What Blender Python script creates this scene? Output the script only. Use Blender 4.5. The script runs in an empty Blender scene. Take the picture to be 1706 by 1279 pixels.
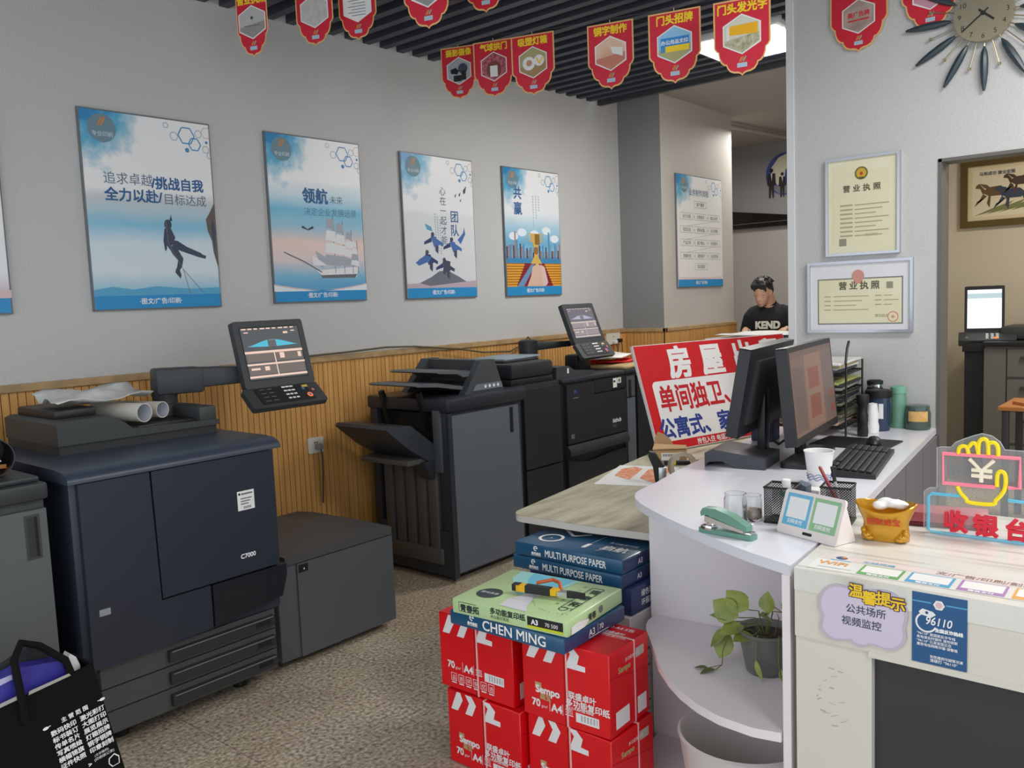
import bpy, bmesh, math, random
from mathutils import Matrix, Vector
random.seed(7)
S = bpy.context.scene
# ------------------------------------------------------------------ camera
YAW, PITCH, ROLL, FPX = 0.706812367, -0.0969021236, -0.0406034186, 1432.23
def _cam():
    f = Vector((math.cos(YAW)*math.cos(PITCH), math.sin(YAW)*math.cos(PITCH), math.sin(PITCH)))
    r0 = Vector((math.sin(YAW), -math.cos(YAW), 0)); u0 = r0.cross(f)
    r = r0*math.cos(ROLL)+u0*math.sin(ROLL); u = -r0*math.sin(ROLL)+u0*math.cos(ROLL)
    c = bpy.data.cameras.new('camera'); o = bpy.data.objects.new('camera', c)
    S.collection.objects.link(o)
    m = Matrix((r, u, -f)).transposed().to_4x4(); m.translation = (0, 0, 1.6)
    o.matrix_world = m
    c.sensor_fit = 'HORIZONTAL'; c.sensor_width = 36.0; c.lens = FPX/1706*36; c.clip_start = .02
    S.camera = o
_cam()
# ------------------------------------------------------------------ light and exposure
S.view_settings.view_transform = 'Standard'; S.view_settings.look = 'None'
S.view_settings.gamma = 1; S.view_settings.use_curve_mapping = False
S.view_settings.exposure = 0.5
w = bpy.data.worlds.new('daylight'); S.world = w; w.use_nodes = True
w.node_tree.nodes['Background'].inputs[0].default_value = (.86, .93, 1, 1)
w.node_tree.nodes['Background'].inputs[1].default_value = 1.1
def area(name, loc, rot, sx, sy, power, col=(1, .97, .93)):
    l = bpy.data.lights.new(name, 'AREA'); l.shape = 'RECTANGLE'; l.size = sx; l.size_y = sy; l.energy = power; l.color = col
    o = bpy.data.objects.new(name, l); o.location = loc; o.rotation_euler = rot; S.collection.objects.link(o); return o
area('ceiling_area_light', (5.35, 2.45, 3.08), (0, 0, 0), .6, .6, 22)
area('ceiling_area_light', (3.1, -.2, 3.10), (0, 0, 0), .6, 1.2, 38)  # unseen, added to light the counter and the licence wall
area('ceiling_area_light', (.6, -1.2, 3.10), (0, 0, 0), .6, 1.2, 22)  # unseen, added out of view beside the camera for overall brightness
area('ceiling_area_light', (.8, 1.6, 3.10), (0, 0, 0), .6, .6, 5)  # unseen weak fill, added at the end that has no lamps
area('ceiling_area_light', (6.6, .3, 3.08), (0, 0, 0), .6, .6, 34, (1, .93, .82))
area('ceiling_area_light', (8.2, 3.6, 3.12), (0, 0, 0), .6, .6, 18, (1, .96, .9))

# ------------------------------------------------------------------ materials
def lin(c): return tuple(((x/255)/12.92 if x/255 <= .04045 else ((x/255+.055)/1.055)**2.4) for x in c)
_M = {}
def mat(name, rgb, rough=.55, metal=0., emit=None, es=0., bump=None, rgb2=None, nscale=40., trans=0., alpha=1., spec=.5, coat=0.):
    if name in _M: return _M[name]
    m = bpy.data.materials.new(name); m.use_nodes = True; nt = m.node_tree; b = nt.nodes['Principled BSDF']
    b.inputs['Base Color'].default_value = (*lin(rgb), 1); b.inputs['Roughness'].default_value = rough
    b.inputs['Metallic'].default_value = metal; b.inputs['Specular IOR Level'].default_value = spec
    b.inputs['Coat Weight'].default_value = coat
    if emit: b.inputs['Emission Color'].default_value = (*lin(emit), 1); b.inputs['Emission Strength'].default_value = es
    if trans: b.inputs['Transmission Weight'].default_value = trans
    if alpha < 1: b.inputs['Alpha'].default_value = alpha
    if rgb2 or bump:
        tc = nt.nodes.new('ShaderNodeTexCoord'); n = nt.nodes.new('ShaderNodeTexNoise'); n.inputs['Scale'].default_value = nscale; n.inputs['Detail'].default_value = 4
        nt.links.new(tc.outputs['Object'], n.inputs['Vector'])
        if rgb2:
            r = nt.nodes.new('ShaderNodeValToRGB'); r.color_ramp.elements[0].position = .35; r.color_ramp.elements[1].position = .65
            r.color_ramp.elements[0].color = (*lin(rgb), 1); r.color_ramp.elements[1].color = (*lin(rgb2), 1)
            nt.links.new(n.outputs['Fac'], r.inputs[0]); nt.links.new(r.outputs[0], b.inputs['Base Color'])
        if bump:
            bp = nt.nodes.new('ShaderNodeBump'); bp.inputs['Strength'].default_value = bump; bp.inputs['Distance'].default_value = .004
            nt.links.new(n.outputs['Fac'], bp.inputs['Height']); nt.links.new(bp.outputs[0], b.inputs['Normal'])
    _M[name] = m; return m
def N(m, t, **k):
    n = m.node_tree.nodes.new(t)
    for a, v in k.items(): setattr(n, a, v)
    return n
def ramp(m, src, stops, mode='LINEAR'):
    r = N(m, 'ShaderNodeValToRGB'); r.color_ramp.interpolation = mode; e = r.color_ramp.elements
    while len(e) < len(stops): e.new(.5)
    for i, (p, c) in enumerate(stops): e[i].position = p; e[i].color = (*lin(c), 1)
    m.node_tree.links.new(src, r.inputs[0]); return r
def art(name, stops, h, corner=False, w=.67, nz=.03, rough=.35):
    """printed picture ground: colours run up the sheet (object z), an optional watercolour blot in the top corner"""
    if name in _M: return _M[name]
    m = mat(name, (255, 255, 255), rough); L = m.node_tree.links; b = m.node_tree.nodes['Principled BSDF']
    tc = N(m, 'ShaderNodeTexCoord'); sp = N(m, 'ShaderNodeSeparateXYZ'); L.new(tc.outputs['Object'], sp.inputs[0])
    mp = N(m, 'ShaderNodeMapping'); mp.inputs['Scale'].default_value = (3, 3, 14); L.new(tc.outputs['Object'], mp.inputs[0])
    nz_ = N(m, 'ShaderNodeTexNoise'); nz_.inputs['Scale'].default_value = 1.; L.new(mp.outputs[0], nz_.inputs['Vector'])
    a = N(m, 'ShaderNodeMath', operation='MULTIPLY_ADD'); a.inputs[1].default_value = nz*2; a.inputs[2].default_value = -nz; L.new(nz_.outputs['Fac'], a.inputs[0])
    d = N(m, 'ShaderNodeMath', operation='DIVIDE'); d.inputs[1].default_value = h; L.new(sp.outputs['Z'], d.inputs[0])
    s = N(m, 'ShaderNodeMath', operation='ADD'); L.new(d.outputs[0], s.inputs[0]); L.new(a.outputs[0], s.inputs[1])
    r = ramp(m, s.outputs[0], stops); out = r.outputs[0]
    if corner:
        mp2 = N(m, 'ShaderNodeMapping'); mp2.inputs['Location'].default_value = (-.03, 0, -h); L.new(tc.outputs['Object'], mp2.inputs[0])
        ln = N(m, 'ShaderNodeVectorMath', operation='LENGTH'); L.new(mp2.outputs[0], ln.inputs[0])
        n2 = N(m, 'ShaderNodeTexNoise'); n2.inputs['Scale'].default_value = 14; n2.inputs['Detail'].default_value = 6; L.new(tc.outputs['Object'], n2.inputs['Vector'])
        q = N(m, 'ShaderNodeMath', operation='MULTIPLY_ADD'); q.inputs[1].default_value = .34; L.new(n2.outputs['Fac'], q.inputs[0]); L.new(ln.outputs['Value'], q.inputs[2])
        rr = ramp(m, q.outputs[0], [(.22, (44, 142, 202)), (.31, (100, 186, 222)), (.37, (178, 216, 234)), (.46, (255, 255, 255))])
        mx = N(m, 'ShaderNodeMix', data_type='RGBA', blend_type='MULTIPLY'); mx.inputs[0].default_value = 1
        L.new(out, mx.inputs[6]); L.new(rr.outputs[0], mx.inputs[7]); out = mx.outputs[2]
    L.new(out, b.inputs['Base Color']); return m

# ------------------------------------------------------------------ mesh building
def FR(o, u, v):
    u = Vector(u).normalized(); v = Vector(v).normalized(); n = u.cross(v)
    m = Matrix((u, v, n)).transposed().to_4x4(); m.translation = Vector(o); return m
def TR(x, y, z, rz=0, rx=0, ry=0):
    return Matrix.Translation((x, y, z)) @ Matrix.Rotation(rz, 4, 'Z') @ Matrix.Rotation(ry, 4, 'Y') @ Matrix.Rotation(rx, 4, 'X')
WX = lambda x, y, z: FR((x, y, z), (1, 0, 0), (0, 0, 1))      # upright face looking towards -Y
WY = lambda x, y, z: FR((x, y, z), (0, -1, 0), (0, 0, 1))     # upright face looking towards -X
TP = lambda x, y, z: FR((x, y, z), (0, -1, 0), (1, 0, 0))     # top face read from the -X side
_glyph = {}
def glyphs(s, bold, ext, shear=0):
    k = (s, bold, ext, shear)
    if k not in _glyph:
        c = bpy.data.curves.new('lettering', 'FONT'); c.body = s; c.size = 1; c.resolution_u = 3; c.extrude = ext; c.shear = shear
        if ext: c.bevel_depth = .02; c.bevel_resolution = 1
        o = bpy.data.objects.new('lettering', c); me = bpy.data.meshes.new_from_object(o)
        vs = [v.co.copy() for v in me.vertices]; fs = [tuple(p.vertices) for p in me.polygons]
        wd = max((v.x for v in vs), default=0)
        if bold:
            b0 = bold*1.15; nv, nf, n0 = [], [], len(vs); sh = ((b0, b0), (-b0, b0), (b0, -b0), (-b0, -b0)) if bold < .02 else ((b0, b0), (-b0, b0), (b0, -b0), (-b0, -b0), (b0, 0), (-b0, 0), (0, b0), (0, -b0))
            for i, (dx, dy) in enumerate(sh): nv += [v+Vector((dx, dy, i*1e-4)) for v in vs]; nf += [tuple(j+i*n0 for j in f) for f in fs]
            vs, fs = nv, nf
        _glyph[k] = (vs, fs, wd); bpy.data.objects.remove(o); bpy.data.curves.remove(c); bpy.data.meshes.remove(me)
    return _glyph[k]
class MB:
    def __init__(s, T=None): s.v = []; s.f = []; s.mi = []; s.mats = []; s.T = T or Matrix.Identity(4)
    def add(s, vs, fs, m):
        if m not in s.mats: s.mats.append(m)
        i = s.mats.index(m); b = len(s.v)
        s.v += [s.T @ Vector(v) for v in vs]; s.f += [tuple(x+b for x in f) for f in fs]; s.mi += [i]*len(fs); return s
    def bm(s, bm, m):
        bm.verts.index_update(); s.add([v.co for v in bm.verts], [[v.index for v in f.verts] for f in bm.faces], m); bm.free(); return s
    def box(s, x0, x1, y0, y1, z0, z1, m, b=0, seg=2):
        vs = [(x, y, z) for z in (z0, z1) for y in (y0, y1) for x in (x0, x1)]
        return s.hexa(vs, m, b, seg)
    def hexa(s, vs, m, b=0, seg=2):
        fs = [(0, 2, 3, 1), (4, 5, 7, 6), (0, 1, 5, 4), (2, 6, 7, 3), (0, 4, 6, 2), (1, 3, 7, 5)]
        if not b: return s.add(vs, fs, m)
        q = bmesh.new(); V = [q.verts.new(v) for v in vs]
        for f in fs: q.faces.new([V[i] for i in f])
        bmesh.ops.bevel(q, geom=q.edges[:], offset=b, segments=seg, affect='EDGES', profile=.5, clamp_overlap=True)
        return s.bm(q, m)
    def prism(s, pts, d0, d1, m, b=0, seg=2):
        """outline in (u,v) of the current frame, extruded along its normal"""
        ar = sum(pts[i-1][0]*p[1]-p[0]*pts[i-1][1] for i, p in enumerate(pts))
        if ar < 0: pts = pts[::-1]
        n = len(pts); vs = [(p[0], p[1], d0) for p in pts]+[(p[0], p[1], d1) for p in pts]
        fs = [tuple(range(n-1, -1, -1)), tuple(range(n, 2*n))]+[(i, (i+1) % n, n+(i+1) % n, n+i) for i in range(n)]
        if not b: return s.add(vs, fs, m)
        q = bmesh.new(); V = [q.verts.new(v) for v in vs]
        for f in fs: q.faces.new([V[i] for i in f])
        ed = [e for e in q.edges if len(e.link_faces) == 2 and e.calc_face_angle(0) > .5]
        bmesh.ops.bevel(q, geom=ed, offset=b, segments=seg, affect='EDGES', profile=.5, clamp_overlap=True)
        return s.bm(q, m)
    def poly(s, pts, m, d=.0004):
        s.k = getattr(s, 'k', 0)+1; d += (s.k % 400)*2.5e-6
        return s.add([(p[0], p[1], d) for p in pts], [tuple(range(len(pts)))], m)
    def rect(s, x0, x1, y0, y1, m, d=.0004): return s.poly([(x0, y0), (x1, y0), (x1, y1), (x0, y1)], m, d)
    def frame(s, x0, x1, y0, y1, t, m, d=.0004):
        for a in ((x0, x1, y0, y0+t), (x0, x1, y1-t, y1), (x0, x0+t, y0+t, y1-t), (x1-t, x1, y0+t, y1-t)): s.rect(*a, m, d)
        return s
    def disc(s, x, y, r, m, d=.0004, n=24, ry=None, a0=0):
        return s.poly([(x+r*math.cos(a0+2*math.pi*i/n), y+(ry or r)*math.sin(a0+2*math.pi*i/n)) for i in range(n)], m, d)
    def ring(s, x, y, r, t, m, d=.0004, n=24, a0=0, a=0, b=1.):
        k = range(int(n*b)+1); vs = []; c = lambda i, q: (x+q*math.cos(a0+a+2*math.pi*i/n), y+q*math.sin(a0+a+2*math.pi*i/n), d)
        for i in k: vs += [c(i, r), c(i, r-t)]
        return s.add(vs, [(2*i, 2*i+2, 2*i+3, 2*i+1) for i in range(len(k)-1)], m)
    def line(s, pts, t, m, d=.0004):
        for (x0, y0), (x1, y1) in zip(pts, pts[1:]):
            dx, dy = x1-x0, y1-y0; l = math.hypot(dx, dy) or 1; nx, ny = -dy/l*t/2, dx/l*t/2
            s.poly([(x0-nx, y0-ny), (x1-nx, y1-ny), (x1+nx, y1+ny), (x0+nx, y0+ny)], m, d)
        return s
    def text(s, t, x, y, size, m, al='l', bold=0., d=.0008, sx=1., ext=0., rot=0., shear=0.):
        vs, fs, wd = glyphs(t, bold, ext, shear); ox = {'l': 0, 'c': -wd/2, 'r': -wd}[al]; c, q = math.cos(rot), math.sin(rot)
        out = []
        for v in vs:
            a, b = (v.x+ox)*size*sx, v.y*size; out.append((x+a*c-b*q, y+a*q+b*c, d+v.z*size))
        return s.add(out, fs, m)
    def vtext(s, t, x, y, size, m, bold=0., d=.0008, step=1.1):
        for i, ch in enumerate(t): s.text(ch, x, y-i*size*step, size, m, 'c', bold, d)
        return s
    def tube(s, path, r, m, n=8, caps=True, closed=False):
        P = [Vector(p) for p in path]; k = len(P); R = r if isinstance(r, (list, tuple)) else [r]*k; vs = []; up = Vector((0, 0, 1)); prev = None
        for i, p in enumerate(P):
            t = (P[(i+1) % k]-P[i-1] if closed else P[min(i+1, k-1)]-P[max(i-1, 0)]).normalized()
            a = prev if prev is not None else (up if abs(t.z) < .9 else Vector((1, 0, 0)))
            a = (a-t*a.dot(t)).normalized(); prev = a; b = t.cross(a)
            vs += [p+(a*math.cos(2*math.pi*j/n)+b*math.sin(2*math.pi*j/n))*R[i] for j in range(n)]
        fs = [(i*n+j, i*n+(j+1) % n, ((i+1) % k)*n+(j+1) % n, ((i+1) % k)*n+j) for i in range(k if closed else k-1) for j in range(n)]
        if caps and not closed: fs += [tuple(range(n-1, -1, -1)), tuple(range((k-1)*n, k*n))]
        return s.add(vs, fs, m)
    def lathe(s, prof, c, m, n=28, sx=1., sy=1.):
        vs = []; k = len(prof)
        for r, z in prof: vs += [(c[0]+sx*r*math.cos(2*math.pi*j/n), c[1]+sy*r*math.sin(2*math.pi*j/n), c[2]+z) for j in range(n)]
        fs = [(i*n+j, i*n+(j+1) % n, (i+1)*n+(j+1) % n, (i+1)*n+j) for i in range(k-1) for j in range(n)]
        if prof[0][0] > 1e-6: fs.append(tuple(range(n-1, -1, -1)))
        if prof[-1][0] > 1e-6: fs.append(tuple(range((k-1)*n, k*n)))
        return s.add(vs, fs, m)
    def ball(s, c, r, m, n=12):
        r = r if isinstance(r, (tuple, list)) else (r, r, r); k = n//2+1
        vs = [(c[0]+r[0]*math.sin(math.pi*i/k)*math.cos(2*math.pi*j/n), c[1]+r[1]*math.sin(math.pi*i/k)*math.sin(2*math.pi*j/n), c[2]-r[2]*math.cos(math.pi*i/k)) for i in range(1, k) for j in range(n)]
        fs = [(i*n+j, i*n+(j+1) % n, (i+1)*n+(j+1) % n, (i+1)*n+j) for i in range(k-2) for j in range(n)]
        fs += [tuple(range(n-1, -1, -1)), tuple(range((k-2)*n, (k-1)*n))]
        return s.add(vs, fs, m)
    def build(s, name, parent=None, world=False, smooth=True, ang=40):
        me = bpy.data.meshes.new(name); vs = s.v
        if world and parent is not None:
            i = PW[parent.name].inverted(); vs = [i @ v for v in vs]
        me.from_pydata([tuple(v) for v in vs], [], s.f)
        for m in s.mats: me.materials.append(m)
        me.polygons.foreach_set('material_index', s.mi)
        if smooth:
            me.polygons.foreach_set('use_smooth', [True]*len(s.f)); me.set_sharp_from_angle(angle=math.radians(ang))
        me.update(); o = bpy.data.objects.new(name, me); S.collection.objects.link(o)
        if parent is not None: o.parent = parent; PW[o.name] = PW.get(parent.name, Matrix.Identity(4))
        return o
def fuse(o, vox, it=6, f=.5):
    m = o.modifiers.new('fuse', 'REMESH'); m.mode = 'VOXEL'; m.voxel_size = vox; m.use_smooth_shade = True
    s = o.modifiers.new('soft', 'SMOOTH'); s.iterations = it; s.factor = f; return o
PW = {}
def thing(name, label, cat, loc=(0, 0, 0), rz=0, group=None):
    o = bpy.data.objects.new(name, None); S.collection.objects.link(o); o.empty_display_size = .05
    o.location = loc; o.rotation_euler = (0, 0, rz); o['label'] = label; o['category'] = cat
    if group: o['group'] = group
    PW[o.name] = TR(*loc, rz); return o
def tag(o, label, cat, group=None, kind=None):
    o['label'] = label; o['category'] = cat
    if group: o['group'] = group
    if kind: o['kind'] = kind
    return o
def one(mb, name, label, cat, loc=(0, 0, 0), rz=0, group=None):
    """a thing that is one mesh; the builder's coordinates are relative to loc"""
    o = mb.build(name); o.location = loc; o.rotation_euler = (0, 0, rz); return tag(o, label, cat, group)
def struct(mb, name, smooth=False):
    o = mb.build(name, smooth=smooth); o['kind'] = 'structure'; return o
def arc(cx, cy, r, a0, a1, n, ry=None): return [(cx+r*math.cos(math.radians(a0+(a1-a0)*i/n)), cy+(ry or r)*math.sin(math.radians(a0+(a1-a0)*i/n))) for i in range(n+1)]
def rrect(x0, x1, y0, y1, r, n=4):
    return arc(x1-r, y1-r, r, 0, 90, n)+arc(x0+r, y1-r, r, 90, 180, n)+arc(x0+r, y0+r, r, 180, 270, n)+arc(x1-r, y0+r, r, 270, 360, n)

# colours used in many places
WHITE = mat('print white', (245, 245, 245), .5); BLACK = mat('print black', (25, 25, 27), .5); GREYT = mat('print grey', (120, 120, 122), .5)
BLUET = mat('print blue', (45, 85, 140), .5); REDP = mat('print red', (215, 25, 40), .45); YELP = mat('print yellow', (250, 215, 40), .5)
PAPER = mat('white paper', (238, 238, 236), .7); NAVY = mat('navy machine shell', (40, 47, 59), .42); NAVYT = mat('navy machine cover', (60, 69, 84), .36)
DARK = mat('near black plastic', (32, 34, 38), .45); CHAR = mat('charcoal plastic', (58, 61, 64), .5); GREYM = mat('grey machine panel', (82, 86, 90), .5)
SLATE = mat('slate blue-grey panel', (98, 106, 116), .45); MOUTH = mat('deep black recess', (12, 12, 13), .7); STEEL = mat('brushed steel', (190, 192, 195), .3, 1.)
CHROME = mat('bright chrome', (225, 225, 228), .12, 1.); GOLDM = mat('gold print', (214, 168, 88), .4)
SCREENB = mat('dark screen glass', (14, 15, 17), .12)
# ================================================================== THE SETTING
def granite():
    m = mat('speckled granite tile', (140, 128, 112), .38); L = m.node_tree.links; b = m.node_tree.nodes['Principled BSDF']
    tc = N(m, 'ShaderNodeTexCoord'); n = N(m, 'ShaderNodeTexNoise'); n.inputs['Scale'].default_value = 62; n.inputs['Detail'].default_value = 5; L.new(tc.outputs['Object'], n.inputs['Vector'])
    r = ramp(m, n.outputs['Fac'], [(.32, (136, 124, 107)), (.46, (186, 172, 152)), (.56, (206, 193, 173)), (.70, (236, 227, 212))])
    n2 = N(m, 'ShaderNodeTexNoise'); n2.inputs['Scale'].default_value = 2.2; n2.inputs['Detail'].default_value = 5; L.new(tc.outputs['Object'], n2.inputs['Vector'])
    r2 = ramp(m, n2.outputs['Fac'], [(.3, (216, 212, 206)), (.7, (252, 251, 248))])
    br = N(m, 'ShaderNodeTexBrick', offset=0.0); br.inputs['Scale'].default_value = 1; br.inputs['Brick Width'].default_value = .8; br.inputs['Row Height'].default_value = .8
    br.inputs['Mortar Size'].default_value = .002; br.inputs['Color1'].default_value = br.inputs['Color2'].default_value = (1, 1, 1, 1); br.inputs['Mortar'].default_value = (.62, .6, .57, 1)
    L.new(tc.outputs['Object'], br.inputs['Vector'])
    a = N(m, 'ShaderNodeMix', data_type='RGBA', blend_type='MULTIPLY'); a.inputs[0].default_value = 1; L.new(r.outputs[0], a.inputs[6]); L.new(r2.outputs[0], a.inputs[7])
    c = N(m, 'ShaderNodeMix', data_type='RGBA', blend_type='MULTIPLY'); c.inputs[0].default_value = 1; L.new(a.outputs[2], c.inputs[6]); L.new(br.outputs['Color'], c.inputs[7])
    L.new(c.outputs[2], b.inputs['Base Color']); return m
def woodslat():
    m = mat('orange wood slat', (196, 142, 76), .5); L = m.node_tree.links; b = m.node_tree.nodes['Principled BSDF']
    tc = N(m, 'ShaderNodeTexCoord'); mp = N(m, 'ShaderNodeMapping'); mp.inputs['Scale'].default_value = (30, 30, 1.5); L.new(tc.outputs['Object'], mp.inputs[0])
    n = N(m, 'ShaderNodeTexNoise'); n.inputs['Scale'].default_value = 1.4; n.inputs['Detail'].default_value = 5; L.new(mp.outputs[0], n.inputs['Vector'])
    r = ramp(m, n.outputs['Fac'], [(.3, (206, 150, 80)), (.7, (230, 176, 104))]); L.new(r.outputs[0], b.inputs['Base Color']); return m
WALLP = mat('grey textured wallpaper', (196, 196, 195), .6, rgb2=(204, 204, 203), nscale=120, bump=.35)
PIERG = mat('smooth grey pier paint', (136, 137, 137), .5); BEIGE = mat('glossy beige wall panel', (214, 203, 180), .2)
PALEW = mat('pale painted wall', (196, 190, 182), .6, rgb2=(202, 197, 190), nscale=60, bump=.2)
CEILW = mat('dull white ceiling', (170, 163, 156), .8); SLATD = mat('dark ceiling slat', (60, 62, 74), .5); DECK = mat('black ceiling deck', (20, 20, 22), .9)
GLOSSG = mat('glossy grey wall panel', (176, 173, 170), .18); WOODS = woodslat(); GROOVE = mat('wood groove', (84, 54, 22), .8); CAPW = mat('worn wood cap trim', (196, 160, 112), .5, rgb2=(168, 140, 100), nscale=12)

struct(MB().box(-1.6, 10, -3.3, 5.3, -.1, 0, granite()), 'floor')
struct(MB().box(-1.6, 6.47, 4.2, 4.32, 0, 3.6, WALLP), 'wall_left')
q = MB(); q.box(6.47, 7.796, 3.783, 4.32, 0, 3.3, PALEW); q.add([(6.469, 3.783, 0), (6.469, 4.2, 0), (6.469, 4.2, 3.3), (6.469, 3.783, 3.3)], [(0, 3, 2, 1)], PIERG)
struct(q, 'wall_pier')
struct(MB().box(7.68, 7.796, 4.32, 5.3, 0, 3.3, PALEW), 'wall_alcove'); struct(MB().box(7.68, 9.9, 5.18, 5.3, 0, 3.3, PALEW), 'wall_rear')
q = MB(); q.box(9.6, 9.72, 2.18, 5.3, 0, 2.33, GLOSSG); q.box(9.58, 9.72, 2.18, 5.3, 2.33, 3.6, mat('grey mirror-like panel', (150, 150, 152), .22)); struct(q, 'wall_far')
q = MB(FR((9.55, 5.18, 0), (0, -1, 0), (0, 0, 1))); q.prism([(0, 2.325), (2.98, 2.315), (2.98, 2.38), (1.2, 2.44), (.4, 2.55), (0, 2.58)], -.06, .02, mat('black gloss beam', (14, 13, 14), .15))
q.rect(0, 2.95, 2.37, 2.378, mat('beam seam', (90, 86, 84), .3), .0205); struct(q, 'beam_1')
q = MB(); q.box(4.47, 5.40, 1.70, 1.78, 0, 3.6, PALEW); q.box(5.32, 5.40, 1.78, 2.10, 0, 3.6, PALEW); q.box(5.32, 9.72, 2.10, 2.18, 0, 3.6, PALEW); struct(q, 'wall_partition'); struct(MB().box(8.15, 8.27, -3.3, 2.10, 0, 3.6, BEIGE), 'wall_back')
q = MB(); q.box(4.35, 4.47, 1.09, 1.80, 0, 3.6, WALLP); q.box(4.35, 4.47, -3.3, 1.09, 2.165, 3.6, WALLP); struct(q, 'wall_right')
struct(MB().box(4.343, 4.352, 1.765, 1.805, 0, 3.2, mat('pale corner strip', (222, 222, 224), .4), .002), 'trim_4')
JAMB = mat('grey door lining', (104, 101, 97), .5); q = MB(); q.box(4.345, 4.475, 1.075, 1.09, 0, 2.165, JAMB); q.box(4.345, 4.475, -3.3, 1.09, 2.15, 2.165, JAMB); struct(q, 'trim_2')
struct(MB().box(4.47, 8.27, -3.4, -3.3, 0, 3.6, BEIGE), 'wall_side')
# ceilings
struct(MB().box(-1.6, 6.2, -3.3, 4.2, 3.55, 3.6, DECK), 'ceiling')
q = MB()
for i in range(60):
    x = -1.55+i*.14
    if x < 6.10: q.box(x, x+.055, -3.3, 4.2, 3.215, 3.28, SLATD)
struct(q, 'ceiling_slats'); struct(MB().box(6.17, 6.21, -3.3, 4.2, 3.2, 3.3, mat('dark ceiling fascia', (58, 62, 68), .5)), 'trim_3')
struct(MB().box(6.21, 9.72, 2.18, 5.3, 3.27, 3.36, CEILW), 'ceiling_passage'); struct(MB().box(4.47, 8.27, -3.3, 2.10, 3.27, 3.36, CEILW), 'ceiling_room')
# wainscot of narrow slats with a cap
q = MB(); q.box(-1.6, 6.47, 4.185, 4.199, 0, 1.285, GROOVE); q.box(6.455, 6.468, 3.77, 4.185, 0, 1.285, GROOVE); q.box(6.455, 7.796, 3.77, 3.782, 0, 1.285, GROOVE)
x = -1.6
while x < 6.43: q.box(x, x+.031, 4.174, 4.19, 0, 1.285, WOODS); x += .035
y = 3.765
while y < 4.17: q.box(6.444, 6.46, y, y+.031, 0, 1.285, WOODS); y += .035
x = 6.444
while x < 7.78: q.box(x, x+.031, 3.759, 3.775, 0, 1.285, WOODS); x += .035
struct(q, 'wall_wainscot')
q = MB(); q.box(-1.6, 6.45, 4.16, 4.199, 1.28, 1.315, CAPW, .004); q.box(6.435, 6.469, 3.75, 4.16, 1.28, 1.312, CAPW, .004); q.box(6.435, 7.80, 3.75, 3.782, 1.28, 1.312, CAPW, .004); struct(q, 'trim_1')
one(MB().tube([(8.0, 3.93, 3.22), (8.6, 3.86, 3.22), (9.5, 3.75, 3.22)], .022, mat('grey steel pipe', (170, 165, 158), .4)), 'ceiling_pipe', 'pale pipe running under the ceiling of the rear passage', 'pipe')
# ceiling lamp in view
t = thing('ceiling_light', 'bright white square panel lamp set among the dark ceiling slats', 'ceiling light', (5.45, 2.5, 3.19))
MB().box(-.33, .33, -.33, .33, -.005, .05, mat('lamp frame', (225, 228, 232), .4), .006).build('lamp_frame', t)
MB().box(-.30, .30, -.30, .30, -.012, -.004, mat('lamp diffuser', (255, 255, 255), .4, emit=(245, 250, 255), es=7)).build('diffuser', t)
# wall sockets and the cable along the trim
SOCK = mat('ivory socket plastic', (226, 222, 208), .4)
def socket(x, z, wd, ht, label, plugs):
    t = thing('wall_socket', label, 'socket', (x, 4.172, z))
    q = MB(WX(0, 0, 0)); q.prism(rrect(-wd/2, wd/2, -ht/2, ht/2, .008), 0, .012, SOCK, .003)
    for a in ((-.012, .016), (.004, .016), (-.003, -.006)): q.rect(a[0], a[0]+.008, a[1]-.004, a[1]+.004, MOUTH, .0125)
    q.build('socket_plate', t)
    for k, (a, b, m) in enumerate(plugs):
        q = MB(); q.box(a-.019, a+.019, -.05, -.012, b-.016, b+.016, m, .006)
        q.tube([(a, -.045, b-.01), (a, -.055, b-.06), (a+.01, -.04, b-.16), (a+.005, -.03, b-.34)], .0045, mat('grey flex', (74, 70, 66), .5)); q.build('plug', t)
    return t
socket(3.065, .795, .108, .092, 'ivory wall socket with a plug low on the wood slats beside the large navy printer', [(.008, -.008, mat('grey plug', (150, 150, 146), .4))])
socket(6.25, 1.235, .21, .10, 'ivory double socket with two plugs in the corner under the slat cap', [(-.005, -.03, PAPER), (.07, -.02, BLACK)])
one(MB().tube([(2.9, 4.15, 1.323), (3.3, 4.15, 1.327), (3.64, 4.15, 1.336), (3.9, 4.15, 1.324), (4.29, 4.13, 1.28), (4.53, 4.12, 1.24), (4.83, 4.13, 1.225), (5.0, 4.14, 1.27), (5.07, 4.15, 1.318), (5.1, 4.13, 1.28), (5.13, 4.12, 1.18), (5.14, 4.12, 1.06)], .006, mat('olive cable', (92, 84, 56), .6)), 'cable', 'loose thin cable drooping along the wood trim above the black printer', 'cable')
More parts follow.
